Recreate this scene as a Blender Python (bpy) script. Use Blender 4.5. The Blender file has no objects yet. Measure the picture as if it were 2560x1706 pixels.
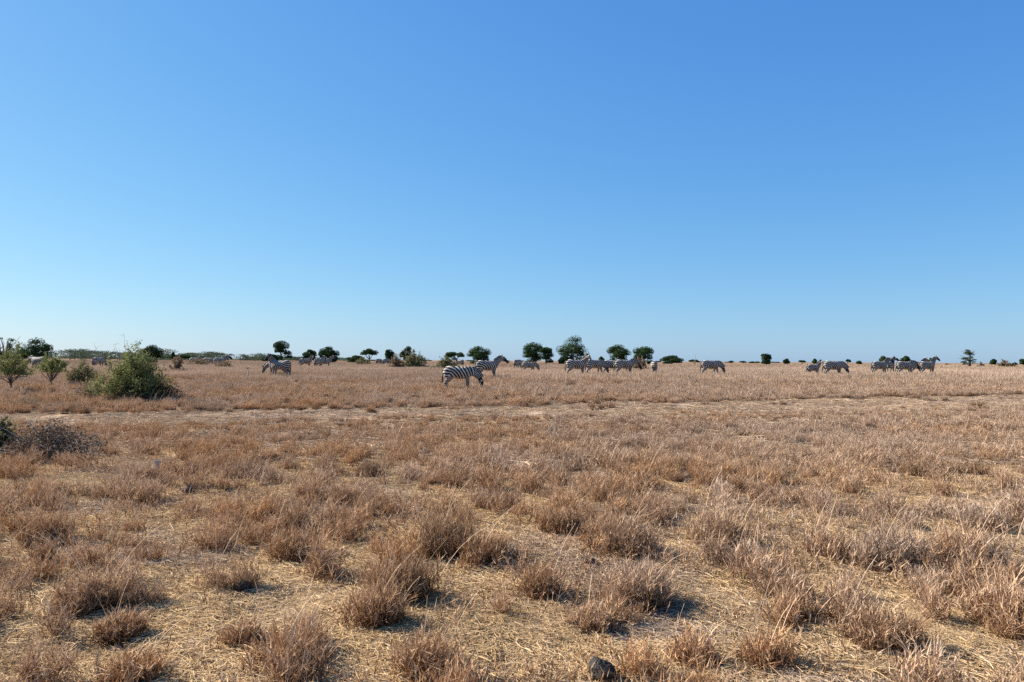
import bpy, math
import numpy as np
from mathutils import Matrix, Vector, Euler

R = math.radians
rng = np.random.default_rng(7)
sc = bpy.context.scene
COL = sc.collection

# ------------------------------------------------------------------ camera
FPX = 1850.0                      # focal length in pixels of the 2560 px wide frame
CAM_H = 1.5
EYE_Y = 902.0                     # eye level in the frame
PITCH = math.atan((EYE_Y - 853.0) / FPX)
ROLL = R(0.30)
cam_d = bpy.data.cameras.new("camera")
cam = bpy.data.objects.new("camera", cam_d)
COL.objects.link(cam)
CAM_R = (Euler((math.pi / 2 + PITCH, 0, 0)).to_matrix() @ Matrix.Rotation(ROLL, 3, 'Z'))
cam.matrix_world = Matrix.Translation((0, 0, CAM_H)) @ CAM_R.to_4x4()
cam_d.sensor_width = 36.0
cam_d.lens = FPX / 2560 * 36.0
cam_d.clip_start = 0.05
cam_d.clip_end = 20000
sc.camera = cam

# ------------------------------------------------------------------ light
SUN_EL = R(34)
SUN_AZ = R(-68)                   # measured from +Y (view direction) towards +X
sun_dir = Vector((math.sin(SUN_AZ) * math.cos(SUN_EL), math.cos(SUN_AZ) * math.cos(SUN_EL), math.sin(SUN_EL)))
w = bpy.data.worlds.new("World")
sc.world = w
w.use_nodes = True
nt = w.node_tree
bg = nt.nodes["Background"]
sky = nt.nodes.new("ShaderNodeTexSky")
sky.sky_type = 'NISHITA'
sky.sun_disc = False
sky.sun_elevation = SUN_EL
sky.sun_rotation = SUN_AZ
sky.altitude = 0
sky.air_density = 1.0
sky.dust_density = 0.3
sky.ozone_density = 1.0
SKY_S = 0.12                      # strength the curves below are fitted at
EXPO = 1.2
bg.inputs[1].default_value = SKY_S / 2 ** EXPO
# the phone's colour response, the same over the whole sky: one power curve per channel
sep = nt.nodes.new("ShaderNodeSeparateColor"); com = nt.nodes.new("ShaderNodeCombineColor")
nt.links.new(sky.outputs[0], sep.inputs[0])
for ch, (pw, gain) in enumerate(((0.978, 0.530), (0.698, 0.750), (0.365, 0.985))):
    a_ = nt.nodes.new("ShaderNodeMath"); a_.operation = 'POWER'; a_.inputs[1].default_value = pw
    b_ = nt.nodes.new("ShaderNodeMath"); b_.operation = 'MULTIPLY'; b_.inputs[1].default_value = gain * SKY_S ** pw / SKY_S
    nt.links.new(sep.outputs[ch], a_.inputs[0]); nt.links.new(a_.outputs[0], b_.inputs[0]); nt.links.new(b_.outputs[0], com.inputs[ch])
nt.links.new(com.outputs[0], bg.inputs[0])
sd = bpy.data.lights.new("sun", 'SUN')
sd.energy = 5.0
sd.angle = R(0.53)
sd.color = (1.0, 0.93, 0.84)
so = bpy.data.objects.new("sun", sd)
COL.objects.link(so)
so.rotation_euler = sun_dir.to_track_quat('Z', 'Y').to_euler()
so.location = (-20, 10, 20)
sc.view_settings.view_transform = 'Standard'
sc.view_settings.look = 'None'
sc.view_settings.gamma = 1
sc.view_settings.exposure = EXPO
sc.render.engine = 'CYCLES'
sc.cycles.use_denoising = False
sc.cycles.max_bounces = 4
sc.cycles.diffuse_bounces = 2
sc.cycles.transparent_max_bounces = 4

# ------------------------------------------------------------------ helpers
def sstep(a, b, x):
    t = np.clip((x - a) / (b - a), 0, 1)
    return t * t * (3 - 2 * t)

def ground_z(x, y):
    x = np.asarray(x, float); y = np.asarray(y, float)
    z = 0.30 * sstep(36, 54, y)
    z = z + sstep(60, 140, y) * (0.16 * np.sin(x * 0.021 + 0.6) * np.sin(y * 0.017 + 1.0) + 0.07 * np.sin(x * 0.06 + y * 0.03))
    near = 1 - sstep(25, 60, np.hypot(x, y))
    z = z + near * (0.022 * np.sin(x * 2.1 + 0.7 * y) * np.sin(y * 1.7 - 0.4 * x + 1) + 0.012 * np.sin(x * 5.3 + 1) * np.sin(y * 4.7))
    return z

def ray(px, py):
    d = CAM_R @ Vector(((px - 1280) / FPX, -(py - 853) / FPX, -1))
    return d / d.y

def at(px, py):
    """ground point seen at that place of the frame"""
    d = ray(px, py)
    D = 20.0
    for _ in range(30):
        g = float(ground_z(d.x * D, D))
        D = 0.5 * D + 0.5 * (CAM_H - g) / max(-d.z, 1e-4)
        D = min(D, 3000)
    return np.array([d.x * D, D, float(ground_z(d.x * D, D))])

def at_depth(px, D):
    x = ray(px, EYE_Y).x * D
    return np.array([x, D, float(ground_z(x, D))])

def z_at(px, py, D):
    return CAM_H + ray(px, py).z * D

def _hash(i, j, s):
    n = (i.astype(np.int64) * 374761393 + j.astype(np.int64) * 668265263 + s * 1442695041) & 0x7fffffff
    n = (n ^ (n >> 13)) * 1274126177 & 0x7fffffff
    return ((n ^ (n >> 16)) & 0xffff) / 65535.0

def vnoise(x, y, scale, seed=0):
    x = np.asarray(x, float) / scale; y = np.asarray(y, float) / scale
    i = np.floor(x); j = np.floor(y); fx = x - i; fy = y - j
    fx = fx * fx * (3 - 2 * fx); fy = fy * fy * (3 - 2 * fy)
    a = _hash(i, j, seed); b = _hash(i + 1, j, seed); c = _hash(i, j + 1, seed); d = _hash(i + 1, j + 1, seed)
    return (a * (1 - fx) + b * fx) * (1 - fy) + (c * (1 - fx) + d * fx) * fy

def mk_mesh(name, V, faces, attrs=None, smooth=False):
    """faces: list of (n,3) / (n,4) integer arrays"""
    V = np.asarray(V, np.float32)
    me = bpy.data.meshes.new(name)
    me.vertices.add(len(V))
    me.vertices.foreach_set("co", V.ravel())
    faces = [np.asarray(f, np.int32) for f in faces if len(f)]
    if faces:
        loops = np.concatenate([f.ravel() for f in faces])
        tot = np.concatenate([np.full(len(f), f.shape[1], np.int32) for f in faces])
        start = np.concatenate([[0], np.cumsum(tot)[:-1]]).astype(np.int32)
        me.loops.add(len(loops))
        me.loops.foreach_set("vertex_index", loops)
        me.polygons.add(len(tot))
        me.polygons.foreach_set("loop_start", start)
        me.polygons.foreach_set("loop_total", tot)
        me.polygons.foreach_set("use_smooth", np.full(len(tot), smooth))
    me.update(calc_edges=True)
    for k, (typ, a) in (attrs or {}).items():
        at_ = me.attributes.new(k, typ, 'POINT')
        a = np.asarray(a)
        at_.data.foreach_set('vector' if typ == 'FLOAT_VECTOR' else 'value', a.astype(np.int32 if typ == 'INT' else np.float32).ravel())
    return me

def obj(name, me, mat=None, parent=None, loc=None, rotz=0.0):
    o = bpy.data.objects.new(name, me)
    COL.objects.link(o)
    if mat is not None and not me.materials:
        me.materials.append(mat)
    if parent is not None:
        o.parent = parent
    if loc is not None:
        o.location = loc
    if rotz:
        o.rotation_euler = (0, 0, rotz)
    return o

def tag(o, label=None, cat=None, group=None, kind=None):
    if label: o["label"] = label
    if cat: o["category"] = cat
    if group: o["group"] = group
    if kind: o["kind"] = kind
    return o

def empty(name, loc, rotz=0.0):
    o = bpy.data.objects.new(name, None)
    COL.objects.link(o)
    o.location = loc
    o.rotation_euler = (0, 0, rotz)
    o.empty_display_size = 0.3
    return o

class MB:
    """mesh collector"""
    def __init__(s):
        s.V = []; s.F = []; s.A = {}; s.n = 0
    def add(s, V, F, **attrs):
        V = np.asarray(V, float)
        s.V.append(V)
        for f in (F if isinstance(F, list) else [F]):
            if len(f): s.F.append(np.asarray(f) + s.n)
        for k, a in attrs.items():
            s.A.setdefault(k, []).append(np.broadcast_to(np.asarray(a, float), (len(V),)))
        s.n += len(V)
    def mesh(s, name, smooth=False):
        return mk_mesh(name, np.concatenate(s.V), s.F, {k: ('FLOAT', np.concatenate(a)) for k, a in s.A.items()}, smooth)

def nrm(v):
    v = np.asarray(v, float)
    return v / np.maximum(np.linalg.norm(v, axis=-1, keepdims=True), 1e-9)

def loft(P, ru, rs, ref=(0, 0, 1), n=12):
    """closed tube of elliptic rings; ru along the ref side, rs across"""
    P = np.asarray(P, float); ru = np.asarray(ru, float); rs = np.asarray(rs, float)
    t = nrm(np.gradient(P, axis=0))
    ref = np.broadcast_to(np.asarray(ref, float), P.shape)
    s = nrm(np.cross(t, ref)); u = np.cross(s, t)
    a = np.linspace(0, 2 * np.pi, n, endpoint=False)
    V = P[:, None] + u[:, None] * (ru[:, None] * np.cos(a))[..., None] + s[:, None] * (rs[:, None] * np.sin(a))[..., None]
    m = len(P)
    V = np.concatenate([V.reshape(-1, 3), P[:1], P[-1:]])
    i, k = np.meshgrid(np.arange(m - 1), np.arange(n), indexing='ij')
    k2 = (k + 1) % n
    Q = np.stack([i * n + k, i * n + k2, (i + 1) * n + k2, (i + 1) * n + k], -1).reshape(-1, 4)
    k = np.arange(n); k2 = (k + 1) % n
    T = np.concatenate([np.stack([np.full(n, m * n), k2, k], -1), np.stack([np.full(n, m * n + 1), (m - 1) * n + k, (m - 1) * n + k2], -1)])
    return V, [Q, T]

def resample(P, rad_list, m):
    P = np.asarray(P, float)
    d = np.concatenate([[0], np.cumsum(np.linalg.norm(np.diff(P, axis=0), axis=1))])
    # catmull-rom style smoothing through dense cubic interpolation
    tt = np.linspace(0, d[-1], m)
    tan = np.gradient(P, d, axis=0)
    idx = np.clip(np.searchsorted(d, tt, side='right') - 1, 0, len(d) - 2)
    h = (d[idx + 1] - d[idx]); u = ((tt - d[idx]) / h)[:, None]; h = h[:, None]
    h00 = 2 * u**3 - 3 * u**2 + 1; h10 = u**3 - 2 * u**2 + u; h01 = -2 * u**3 + 3 * u**2; h11 = u**3 - u**2
    Q = h00 * P[idx] + h10 * h * tan[idx] + h01 * P[idx + 1] + h11 * h * tan[idx + 1]
    return Q, [np.interp(tt, d, r) for r in rad_list]

# ------------------------------------------------------------------ materials
def new_mat(name):
    m = bpy.data.materials.new(name)
    m.use_nodes = True
    m.node_tree.nodes.clear()
    return m, m.node_tree

def N(t, typ, **kw):
    n = t.nodes.new(typ)
    for k, v in kw.items():
        setattr(n, k, v)
    return n

def ramp(t, fac, stops):
    n = t.nodes.new("ShaderNodeValToRGB")
    e = n.color_ramp.elements
    while len(e) < len(stops): e.new(0.5)
    for k, (p, c) in enumerate(stops):
        e[k].position = p; e[k].color = (*c, 1)
    t.links.new(fac, n.inputs[0])
    return n.outputs[0]

def mixc(t, fac, a, b, mode='MIX'):
    n = t.nodes.new("ShaderNodeMix")
    n.data_type = 'RGBA'; n.blend_type = mode
    for s, v in ((0, fac), (6, a), (7, b)):
        if hasattr(v, 'links') or isinstance(v, bpy.types.NodeSocket): t.links.new(v, n.inputs[s])
        else: n.inputs[s].default_value = v if s == 0 else (*v, 1)
    return n.outputs[2]

def attr(t, name, inst=False):
    n = t.nodes.new("ShaderNodeAttribute")
    n.attribute_name = name
    n.attribute_type = 'INSTANCER' if inst else 'GEOMETRY'
    return n.outputs['Fac']

def noise(t, scale, detail=3, vec=None, rough=0.55):
    n = N(t, "ShaderNodeTexNoise")
    n.inputs['Scale'].default_value = scale
    n.inputs['Detail'].default_value = detail
    n.inputs['Roughness'].default_value = rough
    if vec is not None: t.links.new(vec, n.inputs['Vector'])
    return n.outputs['Fac']

def coords(t, scale=(1, 1, 1)):
    g = N(t, "ShaderNodeNewGeometry")
    m = N(t, "ShaderNodeMapping")
    m.inputs['Scale'].default_value = scale
    t.links.new(g.outputs['Position'], m.inputs['Vector'])
    return m.outputs[0]

def finish_leafy(t, col, trans=0.35):
    d = N(t, "ShaderNodeBsdfDiffuse"); tr = N(t, "ShaderNodeBsdfTranslucent"); mx = N(t, "ShaderNodeMixShader"); o = N(t, "ShaderNodeOutputMaterial")
    t.links.new(col, d.inputs[0]); t.links.new(col, tr.inputs[0])
    mx.inputs[0].default_value = trans
    t.links.new(d.outputs[0], mx.inputs[1]); t.links.new(tr.outputs[0], mx.inputs[2]); t.links.new(mx.outputs[0], o.inputs[0])

def grass_mat(name, inst):
    m, t = new_mat(name)
    h = attr(t, "t"); tint = attr(t, "tint", inst); val = attr(t, "val", inst)
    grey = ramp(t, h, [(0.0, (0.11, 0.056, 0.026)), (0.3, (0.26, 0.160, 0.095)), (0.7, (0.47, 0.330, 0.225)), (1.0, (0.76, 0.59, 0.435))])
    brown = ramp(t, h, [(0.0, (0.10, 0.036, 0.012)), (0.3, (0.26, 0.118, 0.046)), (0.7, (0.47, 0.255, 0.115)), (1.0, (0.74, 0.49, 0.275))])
    c = mixc(t, tint, grey, brown)
    c = mixc(t, 1.0, c, (0.86, 0.835, 0.82), 'MULTIPLY')
    vv = N(t, "ShaderNodeCombineXYZ")
    for k in range(3): t.links.new(val, vv.inputs[k])
    c = mixc(t, 1.0, c, vv.outputs[0], 'MULTIPLY')
    finish_leafy(t, c, 0.15)
    return m

def straw_mat():
    m, t = new_mat("straw")
    h = attr(t, "t"); tint = attr(t, "tint", True); val = attr(t, "val", True)
    a = ramp(t, h, [(0.0, (0.38, 0.245, 0.118)), (0.3, (0.56, 0.405, 0.215)), (0.8, (0.72, 0.555, 0.330)), (1.0, (0.48, 0.35, 0.22))])
    b = ramp(t, h, [(0.0, (0.26, 0.185, 0.125)), (0.6, (0.46, 0.36, 0.265)), (1.0, (0.62, 0.50, 0.38))])
    c = mixc(t, tint, a, b)
    c = mixc(t, 1.0, c, (0.96, 0.91, 0.86), 'MULTIPLY')
    vv = N(t, "ShaderNodeCombineXYZ")
    for k in range(3): t.links.new(val, vv.inputs[k])
    c = mixc(t, 1.0, c, vv.outputs[0], 'MULTIPLY')
    finish_leafy(t, c, 0.15)
    return m

def leaf_mat(name, dark, light, trans=0.3, scale=1.2):
    m, t = new_mat(name)
    r = attr(t, "rnd")
    nz = noise(t, scale, 2, coords(t))
    a = N(t, "ShaderNodeMath", operation='ADD'); t.links.new(r, a.inputs[0]); t.links.new(nz, a.inputs[1])
    b = N(t, "ShaderNodeMath", operation='MULTIPLY'); t.links.new(a.outputs[0], b.inputs[0]); b.inputs[1].default_value = 0.5
    c = ramp(t, b.outputs[0], [(0.25, dark), (0.75, light)])
    finish_leafy(t, c, trans)
    return m

def bark_mat(name, a, b, scale=6):
    m, t = new_mat(name)
    nz = noise(t, scale, 4, coords(t, (1, 1, 0.3)))
    c = ramp(t, nz, [(0.3, a), (0.7, b)])
    p = N(t, "ShaderNodeBsdfPrincipled"); o = N(t, "ShaderNodeOutputMaterial")
    t.links.new(c, p.inputs['Base Color']); p.inputs['Roughness'].default_value = 0.9
    bp = N(t, "ShaderNodeBump"); bp.inputs['Strength'].default_value = 0.6; bp.inputs['Distance'].default_value = 0.02
    t.links.new(nz, bp.inputs['Height']); t.links.new(bp.outputs[0], p.inputs['Normal'])
    t.links.new(p.outputs[0], o.inputs[0])
    return m

def ground_mat(name, track=False):
    m, t = new_mat(name)
    p1 = coords(t)
    n1 = noise(t, 0.9, 5, p1); n2 = noise(t, 9, 5, p1, 0.7); n3 = noise(t, 1.0, 6, coords(t, (14, 60, 30)), 0.75); n4 = noise(t, 0.045, 3, p1)
    c = ramp(t, n3, [(0.28, (0.28, 0.185, 0.098)), (0.45, (0.44, 0.315, 0.175)), (0.62, (0.54, 0.405, 0.235)), (0.8, (0.62, 0.49, 0.30))])
    soil = ramp(t, n2, [(0.3, (0.30, 0.215, 0.15)), (0.55, (0.45, 0.345, 0.255)), (0.75, (0.56, 0.445, 0.34))] if track else [(0.3, (0.15, 0.092, 0.054)), (0.55, (0.28, 0.19, 0.118)), (0.75, (0.42, 0.31, 0.20))])
    f = ramp(t, n1, [(0.42, (0.75,) * 3), (0.62, (0.25,) * 3)])
    if track:
        c = ramp(t, n3, [(0.25, (0.30, 0.222, 0.158)), (0.45, (0.49, 0.382, 0.290)), (0.65, (0.60, 0.482, 0.375)), (0.85, (0.66, 0.55, 0.435))])
        col = mixc(t, 0.6, soil, c)
        col = mixc(t, 1.0, col, (0.96, 0.93, 0.89), 'MULTIPLY')
    else:
        near = mixc(t, f, soil, c)
        far = ramp(t, n4, [(0.35, (0.20, 0.135, 0.092)), (0.5, (0.25, 0.172, 0.12)), (0.65, (0.29, 0.205, 0.145))])
        g = N(t, "ShaderNodeNewGeometry"); s = N(t, "ShaderNodeSeparateXYZ"); t.links.new(g.outputs['Position'], s.inputs[0])
        mr = N(t, "ShaderNodeMapRange"); mr.interpolation_type = 'SMOOTHSTEP'
        mr.inputs['From Min'].default_value = 35; mr.inputs['From Max'].default_value = 90
        t.links.new(s.outputs['Y'], mr.inputs['Value'])
        col = mixc(t, mr.outputs[0], near, far)
    col = mixc(t, 1.0, col, (0.93, 0.88, 0.83), 'MULTIPLY')
    p = N(t, "ShaderNodeBsdfDiffuse"); o = N(t, "ShaderNodeOutputMaterial")
    t.links.new(col, p.inputs['Color'])
    bp = N(t, "ShaderNodeBump"); bp.inputs['Strength'].default_value = 0.9; bp.inputs['Distance'].default_value = 0.02
    t.links.new(n3, bp.inputs['Height']); t.links.new(bp.outputs[0], p.inputs['Normal'])
    t.links.new(p.outputs[0], o.inputs[0])
    return m

def zebra_mat():
    m, t = new_mat("zebra_coat")
    ph = attr(t, "phase"); dk = attr(t, "dark"); wh = attr(t, "white")
    tc = N(t, "ShaderNodeTexCoord")
    nz = noise(t, 5.0, 2, tc.outputs['Object'])
    a = N(t, "ShaderNodeMath", operation='MULTIPLY_ADD'); t.links.new(nz, a.inputs[0]); a.inputs[1].default_value = 0.85; t.links.new(ph, a.inputs[2])
    b = N(t, "ShaderNodeMath", operation='MULTIPLY'); t.links.new(a.outputs[0], b.inputs[0]); b.inputs[1].default_value = 2 * math.pi
    s = N(t, "ShaderNodeMath", operation='SINE'); t.links.new(b.outputs[0], s.inputs[0])
    # belly whitening and dark muzzle shift the threshold
    u = N(t, "ShaderNodeMath", operation='MULTIPLY_ADD'); t.links.new(wh, u.inputs[0]); u.inputs[1].default_value = 1.6; t.links.new(s.outputs[0], u.inputs[2])
    v = N(t, "ShaderNodeMath", operation='MULTIPLY_ADD'); t.links.new(dk, v.inputs[0]); v.inputs[1].default_value = -2.2; t.links.new(u.outputs[0], v.inputs[2])
    mr = N(t, "ShaderNodeMapRange"); mr.inputs['From Min'].default_value = 0.02; mr.inputs['From Max'].default_value = 0.36
    t.links.new(v.outputs[0], mr.inputs['Value'])
    dirt = noise(t, 3.0, 4, tc.outputs['Object'])
    white = ramp(t, dirt, [(0.3, (0.40, 0.325, 0.255)), (0.6, (0.56, 0.485, 0.405))])
    c = mixc(t, mr.outputs[0], (0.018, 0.014, 0.013), white)
    p = N(t, "ShaderNodeBsdfPrincipled"); o = N(t, "ShaderNodeOutputMaterial")
    t.links.new(c, p.inputs['Base Color']); p.inputs['Roughness'].default_value = 0.75
    p.inputs['Specular IOR Level'].default_value = 0.2
    t.links.new(p.outputs[0], o.inputs[0])
    return m

def rock_mat(name, a, b, scale=9):
    m, t = new_mat(name)
    tc = N(t, "ShaderNodeTexCoord")
    nz = noise(t, scale, 6, tc.outputs['Object'], 0.65)
    c = ramp(t, nz, [(0.35, a), (0.68, b)])
    p = N(t, "ShaderNodeBsdfPrincipled"); o = N(t, "ShaderNodeOutputMaterial")
    t.links.new(c, p.inputs['Base Color']); p.inputs['Roughness'].default_value = 0.85
    bp = N(t, "ShaderNodeBump"); bp.inputs['Strength'].default_value = 0.8; bp.inputs['Distance'].default_value = 0.02
    t.links.new(nz, bp.inputs['Height']); t.links.new(bp.outputs[0], p.inputs['Normal'])
    t.links.new(p.outputs[0], o.inputs[0])
    return m

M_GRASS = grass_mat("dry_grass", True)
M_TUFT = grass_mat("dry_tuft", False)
M_STRAW = straw_mat()
M_GROUND = ground_mat("ground_straw")
M_TRACK = ground_mat("track_straw", True)
M_TREE = leaf_mat("tree_leaf", (0.026, 0.045, 0.018), (0.060, 0.095, 0.031), 0.22, 0.5)
M_TREE_DARK = leaf_mat("dark_tree_leaf", (0.022, 0.038, 0.018), (0.052, 0.080, 0.030), 0.2, 0.5)
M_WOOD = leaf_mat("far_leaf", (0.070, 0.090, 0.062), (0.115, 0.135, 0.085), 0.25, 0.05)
M_BUSH = leaf_mat("bush_leaf", (0.085, 0.100, 0.034), (0.27, 0.285, 0.105), 0.32, 2.0)
M_DARKDRY = leaf_mat("dark_dry_leaf", (0.060, 0.042, 0.028), (0.15, 0.105, 0.070), 0.2, 2.0)
M_OLIVE = leaf_mat("olive_leaf", (0.12, 0.115, 0.050), (0.22, 0.20, 0.10), 0.3, 2.0)
M_DRYLEAF = leaf_mat("dry_leaf", (0.17, 0.115, 0.065), (0.33, 0.235, 0.145), 0.3, 2.0)
M_TWIG = bark_mat("dry_twig", (0.20, 0.155, 0.125), (0.38, 0.32, 0.27), 8)
M_BARK = bark_mat("bark", (0.07, 0.052, 0.042), (0.15, 0.12, 0.10), 3)
M_GREYTWIG = bark_mat("grey_twig", (0.30, 0.27, 0.25), (0.52, 0.48, 0.45), 8)
M_ZEBRA = zebra_mat()
M_ROCK = rock_mat("dark_stone", (0.010, 0.008, 0.006), (0.048, 0.036, 0.028))
M_GREY_ROCK = rock_mat("grey_stone", (0.020, 0.016, 0.013), (0.10, 0.080, 0.064))
M_PALE_ROCK = rock_mat("pale_stone", (0.20, 0.16, 0.125), (0.46, 0.40, 0.33))
M_DUNG = rock_mat("dung", (0.030, 0.020, 0.014), (0.085, 0.055, 0.038), 20)
M_EYE = rock_mat("eye_black", (0.01, 0.01, 0.01), (0.015, 0.012, 0.01))

# ------------------------------------------------------------------ track centre line and gap map
TRACK_PX = [(-500, 1056), (0, 1050), (300, 1046), (640, 1042), (1000, 1036), (1280, 1031), (1600, 1024), (1900, 1018), (2200, 1011), (2560, 1003), (3000, 992)]
TRK = np.array([at(a, b)[:2] for a, b in TRACK_PX])
_o = np.argsort(TRK[:, 0]); TRK = TRK[_o]

def track_y(x):
    return np.interp(x, TRK[:, 0], TRK[:, 1])

def track_half(x):
    return np.interp(x, [-20, -8, 0, 10, 20], [1.9, 1.9, 2.1, 2.8, 3.6])

def track_d(x, y):
    """<1 inside the track"""
    wob = 0.22 * (vnoise(x, y, 1.3, 5) - 0.5) + 0.22 * (vnoise(x, y, 4.0, 6) - 0.5)
    return np.abs(y - track_y(x)) / track_half(x) + wob

GAPS = [  # bare straw patches: x, y, half width, half height in the frame
    (430, 1440, 140, 48), (250, 1650, 330, 52), (720, 1425, 95, 32), (690, 1500, 60, 30), (880, 1600, 90, 26), (1290, 1340, 70, 46), (1340, 1440, 70, 30),
    (1760, 1630, 240, 45), (1700, 1480, 90, 42), (1640, 1370, 90, 24), (2200, 1668, 330, 40), (2330, 1560, 200, 40), (2090, 1470, 80, 40), (2480, 1172, 70, 14),
    (180, 1215, 220, 22), (560, 1190, 90, 14), (970, 1195, 50, 22), (960, 1165, 40, 10), (1560, 1130, 90, 7), (700, 1165, 60, 10), (1130, 1500, 60, 30),
    (200, 1345, 60, 18), (520, 1560, 180, 40), (1460, 1420, 70, 22), (1880, 1560, 70, 40), (2440, 1640, 120, 60), (1650, 1545, 60, 25), (2440, 1270, 60, 14), (1260, 1640, 60, 40), (60, 1560, 70, 26)]
GAPW = []
for gx, gy, ga, gb in GAPS:
    c = at(gx, gy); e = at(gx + ga, gy); f = at(gx, gy - gb); h = at(gx, gy + gb)
    GAPW.append((c[0], 0.5 * (f[1] + h[1]), e[0] - c[0], 0.5 * (f[1] - h[1])))

def gap(x, y):
    g = np.zeros_like(np.asarray(x, float))
    wob = 0.5 * (vnoise(x, y, 0.35, 11) - 0.5)
    for cx, cy, a, b in GAPW:
        q = np.hypot((x - cx) / a, (y - cy) / b) + wob
        g = np.maximum(g, 1 - sstep(0.75, 1.15, q))
    return g

# ------------------------------------------------------------------ ground and track
def axis(lim, fine, step, ratio=1.12):
    a = list(np.arange(0, fine, step)); d = step
    while a[-1] < lim:
        d *= ratio; a.append(a[-1] + d)
    return np.array(a)
ax = axis(9000, 18, 0.22); ax = np.concatenate([-ax[:0:-1], ax])
ay = np.concatenate([-axis(60, 4, 0.5, 1.3)[:0:-1], axis(9000, 26, 0.22)])
GX, GY = np.meshgrid(ax, ay)
V = np.stack([GX, GY, ground_z(GX, GY)], -1).reshape(-1, 3)
ny, nx = GX.shape
i, k = np.meshgrid(np.arange(ny - 1), np.arange(nx - 1), indexing='ij')
F = np.stack([i * nx + k, i * nx + k + 1, (i + 1) * nx + k + 1, (i + 1) * nx + k], -1).reshape(-1, 4)
tag(obj("ground", mk_mesh("ground", V, [F], smooth=True), M_GROUND), "flat dry savanna ground covered in pale straw", kind="structure")

tx = np.arange(-24, 30, 0.2)
tv = np.linspace(-1, 1, 27)
TX, TV = np.meshgrid(tx, tv)
edge = 1 + 0.22 * (vnoise(TX, TX * 0 + np.sign(TV) * 30, 1.2, 3) - 0.5) * 2
TY = track_y(TX) + TV * track_half(TX) * 0.92 * edge
V = np.stack([TX, TY, ground_z(TX, TY) + 0.006 - 0.03 * np.exp(-((np.abs(TV) - 0.5) / 0.2) ** 2) * 0.0], -1).reshape(-1, 3)
ny, nx = TX.shape
i, k = np.meshgrid(np.arange(ny - 1), np.arange(nx - 1), indexing='ij')
F = np.stack([i * nx + k, i * nx + k + 1, (i + 1) * nx + k + 1, (i + 1) * nx + k], -1).reshape(-1, 4)
tag(obj("track", mk_mesh("track", V, [F], smooth=True), M_TRACK), "pale trampled vehicle track crossing the grassland", kind="structure")

# ------------------------------------------------------------------ grass prototypes
def strips(P, W, wdir):
    """P (n,m,3) centre lines, W (n,m) half widths, wdir (n,3) -> verts, quads"""
    n, m, _ = P.shape
    off = wdir[:, None, :] * W[..., None]
    V = np.stack([P - off, P + off], 2).reshape(-1, 3)          # n*m*2
    b = (np.arange(n) * m * 2)[:, None] + (np.arange(m - 1) * 2)[None]
    b = b.ravel()
    return V, np.stack([b, b + 1, b + 3, b + 2], -1)

def tuft(r, n, H, base, spread, wid, twigs=3, lean=0.06, seg=4, droop=0.25, hvar=0.35, tl=(0.09, 0.26), ts=0.42):
    a = r.uniform(0, 2 * np.pi, n); q = np.sqrt(r.uniform(0, 1, n))
    B = np.stack([np.cos(a) * q * base, np.sin(a) * q * base, np.full(n, -0.01)], -1)
    out = np.stack([np.cos(a), np.sin(a), 0 * a], -1)
    h = H * (1 - hvar * r.uniform(0, 1, n) ** 0.7) * (1 - 0.25 * q)
    ln = spread * q * r.uniform(0.5, 1.3, n)
    jit = r.normal(0, 0.13, (n, 3)); jit[:, 2] = 0
    s = np.linspace(0, 1, seg)
    lat = out * ln[:, None] + jit + np.array([lean, 0, 0])
    curve = (s[None] + droop * s[None] ** 2.2)
    P = B[:, None] + lat[:, None] * (curve * h[:, None])[..., None]
    P[..., 2] += s[None] * h[:, None] * (1 - 0.12 * np.linalg.norm(lat, axis=1)[:, None] * s[None])
    kink = r.normal(0, 0.018, (n, seg, 3)) * H / 0.3; kink[:, 0] = 0; kink[..., 2] *= 0.3
    P = P + kink
    wd = r.uniform(0, np.pi, n); W = np.stack([np.cos(wd), np.sin(wd), 0 * wd], -1)
    hw = wid * 0.5 * r.uniform(0.6, 1.3, n)[:, None] * np.linspace(1, 0.35, seg)[None]
    V, Q = strips(P, hw, W)
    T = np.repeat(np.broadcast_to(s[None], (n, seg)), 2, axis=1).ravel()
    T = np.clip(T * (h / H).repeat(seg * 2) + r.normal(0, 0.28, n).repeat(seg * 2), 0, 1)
    Vs, Fs, Ts = [V], [Q], [T]
    if twigs:
        nn = n * twigs
        si = np.repeat(np.arange(n), twigs)
        u = r.uniform(0.25, 0.95, nn) * (seg - 1)
        k0 = np.minimum(u.astype(int), seg - 2); f = (u - k0)[:, None]
        S = P[si, k0] * (1 - f) + P[si, k0 + 1] * f
        d = P[si, k0 + 1] - P[si, k0]
        d = nrm(d) + r.normal(0, ts, (nn, 3)); d[:, 2] = np.abs(d[:, 2]) * 0.85 + 0.05
        E = S + nrm(d) * (H * r.uniform(*tl, nn))[:, None]
        wd = r.uniform(0, np.pi, nn); W2 = np.stack([np.cos(wd), np.sin(wd), 0 * wd], -1) * (wid * 0.60)
        V2 = np.stack([S - W2, S + W2, E], 1).reshape(-1, 3)
        F2 = np.arange(nn * 3).reshape(-1, 3)
        t2 = np.clip(np.repeat(0.25 + 0.75 * u / (seg - 1) + r.normal(0, 0.30, nn), 3) + np.tile([0, 0, 0.15], nn), 0, 1)
        Vs.append(V2); Fs.append(F2 + len(V)); Ts.append(t2)
    return np.concatenate(Vs), Fs, np.concatenate(Ts)

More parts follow.
